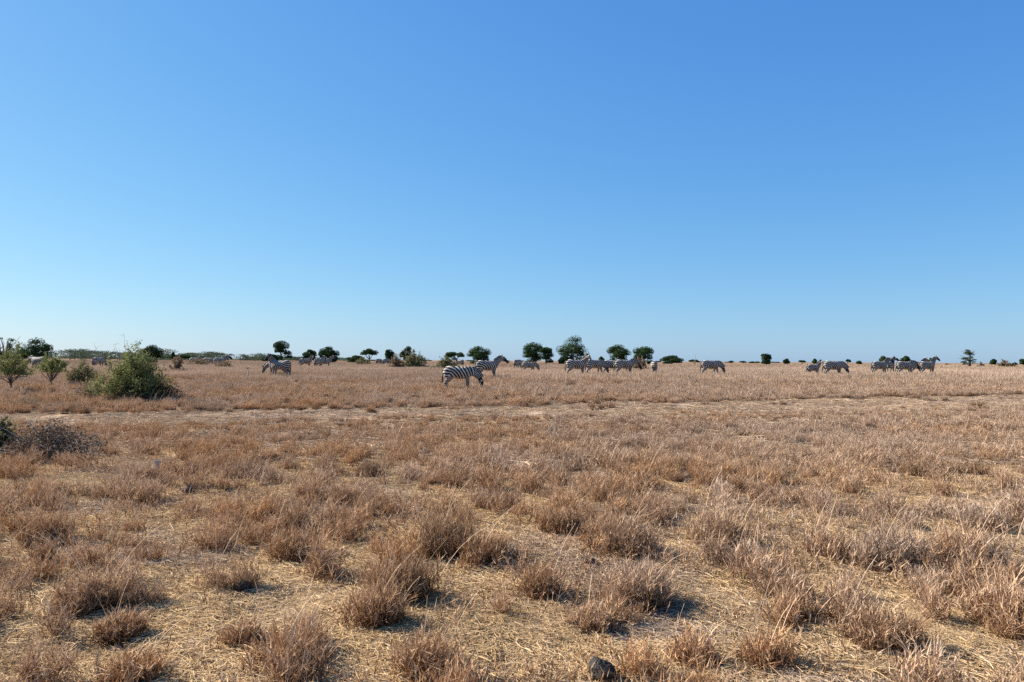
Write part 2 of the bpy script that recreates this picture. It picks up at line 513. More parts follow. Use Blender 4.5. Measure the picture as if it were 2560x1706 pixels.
def litter(r, n, rad, wid, L=(0.05, 0.26), lift=0.022):
    a = r.uniform(0, 2 * np.pi, n); q = np.sqrt(r.uniform(0, 1, n)) * rad
    C = np.stack([np.cos(a) * q, np.sin(a) * q, r.uniform(0.004, lift, n)], -1)
    th = r.uniform(0, 2 * np.pi, n); ln = r.uniform(*L, n)
    d = np.stack([np.cos(th), np.sin(th), r.normal(0, 0.09, n)], -1)
    nrmv = np.stack([-np.sin(th), np.cos(th), 0 * th], -1)
    s = np.linspace(-0.5, 0.5, 4)
    bend = r.normal(0, 0.7, n)
    P = C[:, None] + d[:, None] * (s[None] * ln[:, None])[..., None] + nrmv[:, None] * ((s[None] ** 2) * (bend * ln)[:, None])[..., None]
    P[..., 2] += (0.25 - s[None] ** 2) * (np.abs(r.normal(0, 0.12, n)) * ln)[:, None]
    P[..., 2] = np.maximum(P[..., 2], 0.003)
    hw = wid * 0.5 * r.uniform(0.5, 1.3, n)[:, None] * np.ones((1, 4))
    V, Q = strips(P, hw, nrm(nrmv + np.array([0, 0, 1]) * r.normal(0, 0.6, (n, 1))))
    return V, [Q], np.repeat(r.uniform(0, 1, n), 8)

def stalks(r, n, H, wid, lean=0.55):
    """a few long pale leaning stalks"""
    P = []
    s = np.linspace(0, 1, 6)
    for _ in range(n):
        az = r.normal(0.0, 0.5) + (np.pi if r.uniform() < 0.2 else 0); h = H * r.uniform(0.6, 1.15); l = lean * r.uniform(0.3, 1.3)
        b = r.normal(0, 0.05, 2)
        x = b[0] + np.cos(az) * l * h * (s + 0.3 * s ** 3); y = b[1] + np.sin(az) * l * h * (s + 0.3 * s ** 3)
        z = h * (s - 0.35 * l * s ** 3)
        P.append(np.stack([x, y, z], -1))
    P = np.array(P)
    wd = r.uniform(0, np.pi, n); W = np.stack([np.cos(wd), np.sin(wd), 0 * wd], -1)
    V, Q = strips(P, np.full((n, 6), wid * 0.5) * np.linspace(1, 0.6, 6), W)
    return V, [Q], np.full(len(V), 0.95)

def scatter(name, protos, pos, rot, scl, idx, tint, val, mat, label):
    """one object: prototype pieces plus points, instanced by geometry nodes"""
    Vs, Fs, pid, tt = [], [], [], []
    n0 = 0
    for kk, (V, F, T) in enumerate(protos):
        Vs.append(V); Fs += [f + n0 for f in F]; pid.append(np.full(len(V), kk)); tt.append(T); n0 += len(V)
    m = len(pos)
    Vs.append(pos); pid.append(np.full(m, -1)); tt.append(np.zeros(m))
    z = np.zeros(n0)
    me = mk_mesh(name, np.concatenate(Vs), Fs, {
        'pid': ('INT', np.concatenate(pid)), 't': ('FLOAT', np.concatenate(tt)),
        'rot': ('FLOAT_VECTOR', np.concatenate([np.zeros((n0, 3)), rot])), 'scl': ('FLOAT_VECTOR', np.concatenate([np.ones((n0, 3)), scl])),
        'idx': ('INT', np.concatenate([z, idx])), 'tint': ('FLOAT', np.concatenate([z, tint])), 'val': ('FLOAT', np.concatenate([z + 1, val]))})
    me.materials.append(mat)
    o = obj(name, me)
    g = bpy.data.node_groups.new(name, 'GeometryNodeTree')
    g.interface.new_socket("Geometry", in_out='INPUT', socket_type='NodeSocketGeometry')
    g.interface.new_socket("Geometry", in_out='OUTPUT', socket_type='NodeSocketGeometry')
    gi = g.nodes.new('NodeGroupInput'); go = g.nodes.new('NodeGroupOutput')
    def named(nm, typ):
        q = g.nodes.new('GeometryNodeInputNamedAttribute'); q.data_type = typ; q.inputs[0].default_value = nm
        return q.outputs[0]
    p_id = named('pid', 'INT')
    def part(kk):
        c = g.nodes.new('FunctionNodeCompare'); c.data_type = 'INT'; c.operation = 'EQUAL'
        ints = [s for s in c.inputs if s.type == 'INT']
        g.links.new(p_id, ints[0]); ints[1].default_value = kk
        s = g.nodes.new('GeometryNodeSeparateGeometry'); s.domain = 'POINT'
        g.links.new(gi.outputs[0], s.inputs[0]); g.links.new(c.outputs[0], s.inputs[1])
        return s.outputs[0]
    gti = g.nodes.new('GeometryNodeGeometryToInstance')
    for kk in reversed(range(len(protos))):
        g.links.new(part(kk), gti.inputs[0])
    iop = g.nodes.new('GeometryNodeInstanceOnPoints')
    g.links.new(part(-1), iop.inputs['Points']); g.links.new(gti.outputs[0], iop.inputs['Instance'])
    iop.inputs['Pick Instance'].default_value = True
    g.links.new(named('idx', 'INT'), iop.inputs['Instance Index'])
    e2r = g.nodes.new('FunctionNodeEulerToRotation')
    g.links.new(named('rot', 'FLOAT_VECTOR'), e2r.inputs[0]); g.links.new(e2r.outputs[0], iop.inputs['Rotation'])
    g.links.new(named('scl', 'FLOAT_VECTOR'), iop.inputs['Scale'])
    g.links.new(iop.outputs[0], go.inputs[0])
    md = o.modifiers.new("scatter", 'NODES'); md.node_group = g
    return tag(o, label, kind="stuff")

def tint_at(x, y):
    """brown on the near left, greyer away and to the right"""
    base = 0.56 - 0.30 * sstep(6, 26, y) - 0.26 * np.tanh(x / np.maximum(y, 3) * 2.0)
    return np.clip(base + 0.9 * (vnoise(x, y, 2.2, 21) - 0.5) + 0.5 * (vnoise(x, y, 0.7, 22) - 0.5), 0, 1)

def in_view(x, y, margin=1.5):
    return np.abs(x) < 0.72 * y + margin

def grid_pts(y0, y1, cell, margin):
    X, Y = np.meshgrid(np.arange(-0.75 * y1 - margin, 0.75 * y1 + margin, cell), np.arange(y0, y1, cell))
    x = X.ravel() + rng.uniform(-0.5, 0.5, X.size) * cell; y = Y.ravel() + rng.uniform(-0.5, 0.5, X.size) * cell
    k = in_view(x, y, margin)
    return x[k], y[k]

def clusters(y0, y1, cell, margin, ntuft, rad, dens_fn, h_fn):
    cx, cy = grid_pts(y0, y1, cell, margin)
    k = rng.uniform(0, 1, len(cx)) < dens_fn(cx, cy)
    cx, cy = cx[k], cy[k]
    n = rng.integers(ntuft[0], ntuft[1] + 1, len(cx))
    size = 0.45 + 0.95 * rng.beta(1.3, 2.0, len(cx))
    rr = rad * size
    ci = np.repeat(np.arange(len(cx)), n)
    a = rng.uniform(0, 2 * np.pi, len(ci)); q = np.sqrt(rng.uniform(0, 1, len(ci)))
    x = cx[ci] + np.cos(a) * q * rr[ci]; y = cy[ci] + np.sin(a) * q * rr[ci]
    s = (0.62 + 0.45 * size[ci]) * (1 - 0.12 * q) * rng.uniform(0.40, 1.25, len(ci)) * h_fn(x, y)
    ct = np.clip(tint_at(cx, cy) + rng.normal(0, 0.16, len(cx)), 0, 1)[ci]
    cv = rng.uniform(0.82, 1.12, len(cx))[ci] * rng.uniform(0.9, 1.1, len(ci))
    return x, y, s, ct, cv

def pack(x, y, s, tint, val, nproto, tilt=0.12, zs=None, lift=0.0):
    n = len(x)
    pos = np.stack([x, y, ground_z(x, y) + lift], -1)
    rot = np.stack([rng.normal(0, tilt, n), rng.normal(0, tilt, n), rng.uniform(0, 2 * np.pi, n)], -1)
    scl = np.stack([s, s, s * (zs if zs is not None else 1)], -1)
    return dict(pos=pos, rot=rot, scl=scl, idx=rng.integers(0, nproto, n), tint=tint, val=val)

r0 = np.random.default_rng(3)
near_protos = [tuft(r0, 50, 0.40, 0.085, 0.28, 0.0054, 7, hvar=0.72, droop=0.04), tuft(r0, 38, 0.47, 0.065, 0.24, 0.0054, 8, hvar=0.75, droop=0.02), tuft(r0, 60, 0.31, 0.13, 0.30, 0.0054, 6, hvar=0.7, droop=0.06),
               tuft(r0, 30, 0.40, 0.070, 0.36, 0.0058, 8, hvar=0.7, droop=0.0), tuft(r0, 26, 0.24, 0.11, 0.40, 0.0058, 6, hvar=0.65, droop=0.04), tuft(r0, 42, 0.42, 0.095, 0.22, 0.0052, 8, lean=0.18, hvar=0.75, droop=0.04),
               tuft(r0, 12, 0.50, 0.10, 0.40, 0.0052, 9, hvar=0.6, droop=0.08)]
thin_protos = [tuft(r0, 26, 0.26, 0.26, 0.10, 0.0052, 6, hvar=0.7, lean=0.08), tuft(r0, 22, 0.19, 0.24, 0.2, 0.0054, 5, hvar=0.7), tuft(r0, 30, 0.30, 0.22, 0.10, 0.0050, 7, hvar=0.75, lean=0.1), tuft(r0, 28, 0.12, 0.26, 0.4, 0.0056, 4, hvar=0.7), tuft(r0, 20, 0.34, 0.25, 0.10, 0.0048, 7, hvar=0.7, lean=0.15)]
mid_protos = [tuft(r0, 70, 0.40, 0.10, 0.34, 0.0085, 4, seg=3, hvar=0.6, droop=0.03), tuft(r0, 55, 0.46, 0.08, 0.32, 0.0085, 5, seg=3, hvar=0.65, droop=0.03), tuft(r0, 75, 0.33, 0.13, 0.42, 0.0085, 4, seg=3, hvar=0.6, droop=0.03), tuft(r0, 40, 0.30, 0.12, 0.45, 0.0090, 5, seg=3, hvar=0.7, droop=0.03)]

def dens_near(x, y):
    d = 0.20 + 0.95 * sstep(0.34, 0.62, vnoise(x, y, 0.9, 1) * 0.55 + vnoise(x, y, 2.6, 2) * 0.45)
    d = d * (0.70 + 0.30 * sstep(5, 8, y))
    d = d * (1 - 0.97 * gap(x, y))
    return d * np.where(track_d(x, y) < 1, 0.03, 1)

def dens_mid(x, y):
    d = 0.55 + 0.6 * sstep(0.25, 0.6, vnoise(x, y, 1.4, 1) * 0.5 + vnoise(x, y, 4.0, 2) * 0.5)
    d = d * (1 - 0.95 * gap(x, y))
    return d * np.where(track_d(x, y) < 1, 0.03, 1)

x, y, s, tn, vl = clusters(2.2, 15.5, 0.29, 1.6, (1, 6), 0.11, dens_near, lambda x, y: 0.80 - 0.08 * sstep(9, 14, y))
A = pack(x, y, s, tn, vl, len(near_protos))
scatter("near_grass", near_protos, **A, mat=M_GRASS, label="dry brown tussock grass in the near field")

x, y = grid_pts(2.2, 15.5, 0.26, 1.6)
k = rng.uniform(0, 1, len(x)) < np.where(track_d(x, y) < 1, 0.05, 0.22 + 0.85 * vnoise(x, y, 1.1, 51)) * (1 - 0.72 * gap(x, y))
x, y = x[k], y[k]
A = pack(x, y, rng.uniform(0.6, 1.25, len(x)), np.clip(tint_at(x, y) + rng.normal(0, 0.15, len(x)), 0, 1), rng.uniform(0.85, 1.15, len(x)), len(thin_protos), 0.1)
scatter("thin_grass", thin_protos, **A, mat=M_GRASS, label="thin short dry grass between the tussocks")

x, y, s, tn, vl = clusters(15.5, 46, 0.44, 2.0, (2, 6), 0.20, dens_mid, lambda x, y: np.where(y < track_y(x), 0.82 - 0.30 * sstep(track_y(x) - 8, track_y(x) - 4, y), 0.88) + 0.22 * sstep(26, 40, y))
A = pack(x, y, s, tn, vl, len(mid_protos))
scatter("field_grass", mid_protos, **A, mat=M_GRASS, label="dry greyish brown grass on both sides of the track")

def patch(r, n, rad, H, wid):
    a = r.uniform(0, 2 * np.pi, n); q = np.sqrt(r.uniform(0, 1, n)) * rad
    b = np.stack([np.cos(a) * q, np.sin(a) * q, np.zeros(n)], -1)
    clump = 0.55 + 0.6 * vnoise(b[:, 0] + 50, b[:, 1] + 50, 0.45, int(r.integers(99)))
    h = H * r.uniform(0.5, 1.1, n) * clump
    tip = b + np.stack([r.normal(0.05, 0.16, n) * h, r.normal(0, 0.16, n) * h, h], -1)
    midp = b * 0.5 + tip * 0.5 + r.normal(0, 0.02, (n, 3))
    P = np.stack([b, midp, tip], 1)
    wd = r.uniform(0, np.pi, n); W = np.stack([np.cos(wd), np.sin(wd), 0 * wd], -1)
    V, Q = strips(P, np.full((n, 3), wid * 0.5) * np.array([1, 0.9, 0.3]), W)
    T = np.repeat(np.tile([0.15, 0.6, 1.0], (n, 1)), 2, axis=1).ravel()
    return V, [Q], np.clip(T * (0.55 + 0.45 * np.repeat(clump, 6)), 0, 1)
far_protos = [patch(r0, 420, 0.95, 0.42, 0.016) for _ in range(5)]
x, y = grid_pts(44, 110, 0.85, 3)
tn = 0.08 + tint_at(x, y) * 0.45; vl = rng.uniform(0.82, 1.06, len(x)) * (0.86 + 0.28 * vnoise(x, y, 7, 31))
A = pack(x, y, rng.uniform(0.75, 1.2, len(x)), tn, vl, 5, 0.03, zs=0.75 + 0.5 * vnoise(x, y, 5, 32))
scatter("distant_grass", far_protos, **A, mat=M_GRASS, label="tall pale dry grass where the zebra herd stands")
far2 = [patch(r0, 420, 2.3, 0.50, 0.045) for _ in range(4)]
x, y = grid_pts(108, 300, 2.6, 6)
tn = 0.15 + tint_at(x, y) * 0.5; vl = rng.uniform(0.70, 0.92, len(x)) * (0.86 + 0.28 * vnoise(x, y, 20, 33))
A = pack(x, y, rng.uniform(0.8, 1.2, len(x)), tn, vl, 4, 0.02, zs=0.8 + 0.4 * vnoise(x, y, 15, 34))
scatter("horizon_grass", far2, **A, mat=M_GRASS, label="pale grassland running out to the tree line")

# straw litter on the ground
lit_protos = [litter(r0, 520, 0.36, 0.0034, (0.03, 0.13), 0.009) for _ in range(5)] + [litter(r0, 380, 0.36, 0.0034, (0.05, 0.24), 0.014) for _ in range(1)]
x, y = grid_pts(2.2, 11, 0.28, 1.2)
k = rng.uniform(0, 1, len(x)) < 0.95
x, y = x[k], y[k]
A = pack(x, y, rng.uniform(0.8, 1.2, len(x)), np.clip(0.0 + 0.9 * sstep(0.55, 0.8, vnoise(x, y, 0.8, 41)) + rng.normal(0, 0.1, len(x)), 0, 1), rng.uniform(0.82, 1.12, len(x)), len(lit_protos), 0.03, lift=0.002)
scatter("straw_litter", lit_protos, **A, mat=M_STRAW, label="loose pale straw lying between the tufts")
lit2 = [litter(r0, 170, 0.62, 0.010, (0.12, 0.5), 0.04) for _ in range(4)]
x, y = grid_pts(11, 34, 0.55, 1.5)
k = rng.uniform(0, 1, len(x)) < np.where(track_d(x, y) < 1.05, 0.55, 0.45)
x, y = x[k], y[k]
A = pack(x, y, rng.uniform(0.8, 1.2, len(x)), np.clip(0.65 + 0.5 * vnoise(x, y, 1.5, 42), 0, 1), rng.uniform(0.8, 1.08, len(x)), 4, 0.03, lift=0.008)
scatter("track_straw_litter", lit2, **A, mat=M_STRAW, label="trampled straw on and along the track")

# long pale stalks
st_protos = [stalks(r0, 2, 0.50, 0.0042), stalks(r0, 3, 0.42, 0.004), stalks(r0, 1, 0.62, 0.0045, 0.9), stalks(r0, 2, 0.45, 0.004, 1.1), stalks(r0, 4, 0.40, 0.004, 0.4)]
x, y = grid_pts(4.2, 34, 0.55, 1.0)
k = (rng.uniform(0, 1, len(x)) < 0.33 * (0.3 + dens_mid(x, y))) & (track_d(x, y) > 1.0)
x, y = x[k], y[k]
A = pack(x, y, rng.uniform(0.7, 1.15, len(x)) * (1 + 0.5 * sstep(15, 30, y)), rng.uniform(0.05, 0.6, len(x)), rng.uniform(1.0, 1.22, len(x)), 5, 0.08)
A['rot'][:, 2] = rng.normal(0.2, 0.7, len(x))
scatter("long_stalk_grass", st_protos, **A, mat=M_GRASS, label="long pale leaning grass stalks above the tufts")

# ------------------------------------------------------------------ single tufts in the foreground
def tuft_thing(px, py, wpx, hpx, tint, val, label, seed, kind=0):
    p = at(px, py); k = FPX / math.hypot(p[1], CAM_H)
    H = hpx / k * 1.05; Wd = wpx / k * 0.85
    r = np.random.default_rng(seed)
    mb = MB()
    nt_ = max(5, int(5 + Wd / 0.07))
    for q in range(nt_):
        a = r.uniform(0, 2 * np.pi); rad = math.sqrt(r.uniform(0, 1)) * Wd * 0.24
        hh = H * (1.05 if q == 0 else r.uniform(0.5, 1.05)) * (1 - 0.10 * rad / (Wd * 0.24))
        V, F, T = tuft(r, 56, hh * 1.12, 0.05 + 0.10 * Wd, 0.34, 0.0054, 7 if kind == 0 else 9, lean=0.06 + 0.1 * kind, hvar=0.75, droop=0.04)
        V = V + np.array([math.cos(a) * rad, math.sin(a) * rad, 0])
        mb.add(V, F, t=T, tint=np.clip(tint + r.normal(0, 0.08), 0, 1), val=val * r.uniform(0.9, 1.1))
    V, F, T = stalks(r, 7, H * 1.45, 0.004, 0.5)
    mb.add(V, F, t=T, tint=0.3, val=1.1)
    o = obj("grass_tuft", mb.mesh("grass_tuft"), M_TUFT, loc=tuple(p))
    tag(o, label, "grass tuft", "single dry grass tufts in the near field")

TUFTS = [
    (2185, 1612, 230, 112, 0.55, 0.80, "dark brown tuft casting the longest black shadow near the lower right corner", 0),
    (1985, 1548, 120, 84, 0.60, 1.0, "small fan-shaped brown tuft left of the tuft with the longest shadow", 0),
    (2232, 1420, 270, 125, 0.02, 0.82, "wide ash-grey twiggy clump, greyest of the right-hand tufts", 1),
    (2420, 1412, 190, 120, 0.55, 0.95, "brown tuft just right of the wide ash-grey clump", 0),
    (1352, 1488, 130, 105, 0.85, 0.85, "narrow reddish tuft with a dark base, left of the broad grey-brown tuft in the middle", 0),
    (1590, 1508, 230, 118, 0.30, 0.88, "broad grey-brown tuft in the middle, black shadow beside its right foot", 1),
    (1480, 1574, 150, 84, 0.55, 0.92, "low tuft with long bent stalks directly below the broad grey-brown one", 0),
    (1728, 1655, 140, 92, 0.80, 1.05, "bright orange-tan tuft standing right of the dark foreground stone", 0),
    (1908, 1662, 150, 120, 0.92, 0.95, "orange tuft on the bottom edge, second right of the dark stone", 0),
    (1022, 1498, 190, 125, 0.75, 0.62, "very dark brown tuft with a black hollow base, centre left", 0),
    (932, 1556, 190, 125, 0.70, 0.85, "tall brown tuft immediately left of the black hollow tuft", 0),
    (1095, 1392, 230, 140, 0.72, 0.62, "largest dark brown tussock in the middle distance, black on its right side", 0),
    (1205, 1408, 120, 105, 0.80, 0.80, "upright reddish tuft beside the largest dark tussock", 0),
    (715, 1668, 260, 135, 0.92, 0.92, "large orange-brown tuft at the bottom, between the straw patches", 0),
    (1078, 1690, 230, 120, 0.72, 0.88, "brown tuft with dense stalks on the bottom edge, left of the stone", 0),
    (735, 1402, 160, 105, 0.85, 0.85, "orange tuft on the upper rim of the left straw clearing", 0),
    (232, 1518, 230, 130, 0.62, 0.85, "big ragged brown tuft left of the pair of grey stones", 0),
    (118, 1356, 170, 95, 0.88, 0.85, "reddish tuft with a black shadow near the left edge", 0),
    (300, 1590, 150, 80, 0.75, 0.88, "small brown tuft below the big ragged one on the left", 0),
    (313, 1704, 190, 90, 0.95, 0.90, "orange tuft cut by the bottom edge on the left", 0),
    (600, 1606, 120, 62, 0.75, 0.88, "thin open tuft below the pair of grey stones", 0),
    (1405, 1328, 150, 84, 0.62, 0.78, "dark tuft with spread stems above the pale central gap", 0),
    (1555, 1380, 250, 110, 0.45, 0.80, "wide brown tussock left of a round black shadow, centre right", 0),
    (1815, 1368, 240, 110, 0.55, 0.78, "wide brown tussock with dark base, right of centre", 0),
    (2060, 1390, 150, 90, 0.62, 0.85, "brown tuft half behind the ash-grey clump, on its left", 0),
    (2505, 1560, 230, 140, 0.62, 0.98, "tall tan tuft at the right edge above the straw", 0),
    (2310, 1190, 190, 56, 0.60, 0.72, "dark based brown tussock alone before a straw strip, upper right", 0),
    (600, 1195, 150, 56, 0.55, 0.66, "low dark tussock left, casting a black strip on pale straw", 0),
    (930, 1192, 110, 60, 0.60, 0.66, "small dark tussock beside a pale hollow, left of centre", 0),
    (1515, 1075, 120, 30, 0.65, 0.62, "dark russet tussock just in front of the track, centre", 0),
    (2445, 1022, 70, 26, 0.85, 0.62, "round russet tussock on the right part of the track", 0),
]
for q, a in enumerate(TUFTS):
    tuft_thing(*a[:7], seed=100 + q, kind=a[7])

# ------------------------------------------------------------------ stones and dung
def stone(name, px, py, size_px, mat, label, cat, group, seed, flat=0.7, sink=0.15):
    p = at(px, py); k = FPX / math.hypot(p[1], CAM_H)
    s = size_px / k * 0.5
    r = np.random.default_rng(seed)
    n1, n2 = 16, 26
    th = np.linspace(0, np.pi, n1); ph = np.linspace(0, 2 * np.pi, n2, endpoint=False)
    TH, PH = np.meshgrid(th, ph, indexing='ij')
    d = np.stack([np.sin(TH) * np.cos(PH), np.sin(TH) * np.sin(PH), np.cos(TH)], -1).reshape(-1, 3)
    rad = np.ones(len(d))
    for _ in range(13):                                  # chipped planes
        nv = nrm(r.normal(0, 1, 3)); c = r.uniform(0.50, 0.88)
        dp = d @ nv
        rad = np.where(dp > 1e-3, np.minimum(rad, c / np.maximum(dp, 1e-3)), rad)
    rad += 0.03 * r.normal(0, 1, len(d)); rad[:n2] = rad[:n2].mean(); rad[-n2:] = rad[-n2:].mean()
    V = d * rad[:, None] * np.array([1, r.uniform(0.7, 0.95), flat]) * s
    V[:, 2] += s * flat * (1 - sink)
    i, k2 = np.meshgrid(np.arange(n1 - 1), np.arange(n2), indexing='ij'); kn = (k2 + 1) % n2
    F = np.stack([i * n2 + k2, (i + 1) * n2 + k2, (i + 1) * n2 + kn, i * n2 + kn], -1).reshape(-1, 4)
    me = mk_mesh(name, V, [F])
    tag(obj(name, me, mat, loc=tuple(p), rotz=r.uniform(0, 6)), label, cat, group)

GS = "stones lying in the grass"
stone("stone", 1502, 1700, 92, M_ROCK, "black angular stone at the bottom edge, largest in the foreground", "stone", GS, 27, 0.68, 0.3)
stone("stone", 553, 1452, 26, M_PALE_ROCK, "small whitish-topped stone, left one of a close pair", "stone", GS, 2, 0.8)
stone("stone", 604, 1474, 58, M_GREY_ROCK, "dark grey stone half hidden in grass, right one of a close pair", "stone", GS, 3, 0.60, 0.4)
stone("stone", 1472, 1412, 36, M_ROCK, "dark stone with pale twigs on it, middle of the field", "stone", GS, 4, 0.7)
stone("stone", 396, 1176, 32, M_PALE_ROCK, "pale grey peaked stone at the left, in front of the track", "stone", GS, 5, 0.9)
stone("stone", 1672, 1640, 34, M_DUNG, "reddish brown lump in straw right of the black stone", "stone", GS, 6, 0.8)
GD = "dark dung heaps"
stone("dung_heap", 468, 1232, 40, M_DUNG, "blackish dung heap in the left field below the pale stone", "dung", GD, 11, 0.6)
stone("dung_heap", 1935, 1013, 12, M_DUNG, "small black dung lump on the track, left of two in the right half", "dung", GD, 12, 0.6)
stone("dung_heap", 1983, 1011, 12, M_DUNG, "small black dung lump on the track, second of two in the right half", "dung", GD, 13, 0.6)
stone("dung_heap", 2499, 999, 11, M_DUNG, "tiny black dung lump on the track near the right edge, left one", "dung", GD, 14, 0.6)
stone("dung_heap", 2514, 996, 14, M_DUNG, "tiny black dung lump on the track near the right edge, right one", "dung", GD, 15, 0.7)
stone("dung_heap", 2290, 1322, 40, M_DUNG, "brown dung heap above the ash-grey clump on the right", "dung", GD, 16, 0.5)

# ------------------------------------------------------------------ trees and shrubs
def tube(P, r, sides=6):
    P = np.asarray(P, float)
    t = nrm(np.gradient(P, axis=0))
    ref = np.where(np.abs(t[:, 2:3]) > 0.9, np.array([[1.0, 0, 0]]), np.array([[0, 0, 1.0]]))
    return loft(P, r, r, ref, sides)

def leaf_quads(r, C, Nrm, size, rnd, mb):
    n = len(C)
    Nrm = nrm(Nrm)
    a = nrm(np.cross(Nrm, r.normal(0, 1, (n, 3)))); b = np.cross(Nrm, a)
    s = (size * r.uniform(0.6, 1.25, n))[:, None]
    V = np.stack([C - a * s, C - b * s * 0.6, C + a * s, C + b * s * 0.6], 1).reshape(-1, 3)
    mb.add(V, np.arange(4 * n).reshape(-1, 4), rnd=np.repeat(rnd, 4))

def crown_leaves(r, lobes, n, leaf, mb, fill=0.25):
    """lobes: list of (centre, radii)"""
    vol = np.array([np.prod(l[1]) ** (2 / 3) for l in lobes]); vol = vol / vol.sum()
    for (c, rad), f in zip(lobes, vol):
        m = max(12, int(n * f))
        d = nrm(r.normal(0, 1, (m, 3)))
        d[:, 2] = np.where(d[:, 2] < -0.5, d[:, 2] * 0.5, d[:, 2])
        q = np.where(r.uniform(0, 1, m) < fill, r.uniform(0.2, 0.9, m), 1 - 0.22 * r.uniform(0, 1, m) ** 2)
        # bumpy surface made of small tufts
        kk = nrm(r.normal(0, 1, (14, 3)))
        q = q * (0.84 + 0.26 * np.clip((d @ kk.T).max(1) * 2.2 - 1.2, 0, 1))
        C = c + d * q[:, None] * rad
        leaf_quads(r, C, d + r.normal(0, 0.55, (m, 3)) + np.array([0, 0, 0.2]), leaf, np.clip(r.normal(0.5, 0.2, m) + r.normal(0, 0.12), 0, 1), mb)

def build_tree(name, px, w_px, ytop, D, style, label, mat, group, seed, base_frac=0.10, n=None):
    r = np.random.default_rng(seed)
    p = at_depth(px, D)
    H = z_at(px, ytop, D) - p[2]; W = w_px / FPX * D
    t = empty(name, tuple(p))
    tag(t, label, "tree", group)
    lobes = []
    if style == 'round':
        zc = H * (0.5 + base_frac / 2); hz = H * (1 - base_frac) / 2
        lobes.append((np.array([0, 0, zc]), np.array([W * 0.34, W * 0.34, hz * 0.78])))
        m = 9
        for q in range(m):
            a = 2 * np.pi * q / m + r.normal(0, 0.25); e = r.uniform(-0.75, 0.8)
            c = np.array([math.cos(a) * math.cos(e) * W * 0.33, math.sin(a) * math.cos(e) * W * 0.33, zc + math.sin(e) * hz * 0.66])
            k = r.uniform(0.14, 0.22)
            lobes.append((c, np.array([W * k, W * k, min(W * k, hz * 0.5) * r.uniform(0.75, 1.05)])))
        for q in range(5):
            a = r.uniform(0, 2 * np.pi)
            lobes.append((np.array([math.cos(a) * W * 0.27, math.sin(a) * W * 0.27, H * r.uniform(0.14, 0.36)]), np.array([W * 0.15, W * 0.15, H * r.uniform(0.10, 0.18)])))
        lobes.append((np.array([r.normal(0, W * .05), 0, H * 0.86]), np.array([W * 0.22, W * 0.22, H * 0.14])))
    elif style == 'umbrella':
        for q in range(8):
            a = r.uniform(0, 2 * np.pi); d = math.sqrt(r.uniform(0, 1)) * 0.36 * W
            c = np.array([math.cos(a) * d, math.sin(a) * d, H * r.uniform(0.74, 0.88) - 0.10 * H * (d / (0.36 * W)) ** 2])
            lobes.append((c, np.array([W * 0.2, W * 0.2, H * r.uniform(0.14, 0.20)])))
    elif style == 'oval':
        zc = H * 0.53
        lobes.append((np.array([0, 0, zc]), np.array([W * 0.36, W * 0.36, H * 0.42])))
        for q in range(8):
            a = r.uniform(0, 2 * np.pi); z = r.uniform(0.2, 0.85)
            wq = W * 0.30 * math.sqrt(max(0.05, 1 - ((z - 0.45) / 0.5) ** 2))
            lobes.append((np.array([math.cos(a) * wq, math.sin(a) * wq, z * H]), np.array([W * 0.2, W * 0.2, H * 0.14])))
    elif style == 'tall':
        lobes.append((np.array([0, 0, H * 0.77]), np.array([W * 0.42, W * 0.42, H * 0.23])))
        lobes.append((np.array([-W * 0.08, 0, H * 0.57]), np.array([W * 0.36, W * 0.34, H * 0.17])))
        lobes.append((np.array([-W * 0.20, 0, H * 0.80]), np.array([W * 0.26, W * 0.26, H * 0.16])))
        lobes.append((np.array([W * 0.34, 0, H * 0.46]), np.array([W * 0.24, W * 0.24, H * 0.12])))
        lobes.append((np.array([W * 0.42, 0, H * 0.30]), np.array([W * 0.22, W * 0.22, H * 0.11])))
        lobes.append((np.array([-W * 0.25, 0, H * 0.25]), np.array([W * 0.32, W * 0.3, H * 0.13])))
    elif style == 'sparse':
        for q in range(17):
            z = r.uniform(0.34, 0.97); a = r.uniform(0, 2 * np.pi)
            d = W * 0.42 * (1 - 0.75 * max(0, z - 0.42) / 0.55) * r.uniform(0.4, 1)
            lobes.append((np.array([math.cos(a) * d, math.sin(a) * d, z * H]), np.array([W * 0.15, W * 0.15, H * 0.045])))
    elif style == 'bare':
        for q in range(14):
            a = r.uniform(0, 2 * np.pi); d = W * 0.45 * math.sqrt(r.uniform(0.1, 1))
            lobes.append((np.array([math.cos(a) * d, math.sin(a) * d, H * r.uniform(0.62, 0.98)]), np.array([W * 0.09, W * 0.09, H * 0.05])))
    px_m = D / FPX * 2.5
    leaf = max(0.10, 0.55 * px_m)
    n = n or int({'round': 8000, 'umbrella': 4000, 'oval': 6000, 'tall': 6500, 'sparse': 1300, 'bare': 320}[style] * min(1, 0.25 + w_px / 60))
    mb = MB()
    crown_leaves(r, lobes, n, leaf, mb, 0.42)
    obj("crown", mb.mesh("crown"), mat, t)
    tb = MB()
    tr = max(0.05, 0.045 * H + 0.01 * W)
    fork = H * {'round': 0.32, 'umbrella': 0.35, 'oval': 0.25, 'tall': 0.30, 'sparse': 0.93, 'bare': 0.30}[style]
    dx = r.normal(0, 0.02 * H, 2)
    V, F = tube([(0, 0, -0.3), (dx[0] * .3, dx[1] * .3, fork * 0.4), (dx[0], dx[1], fork)], [tr * 1.25, tr * 0.9, tr * (0.7 if style != 'sparse' else 0.25)], 8)
    tb.add(V, F)
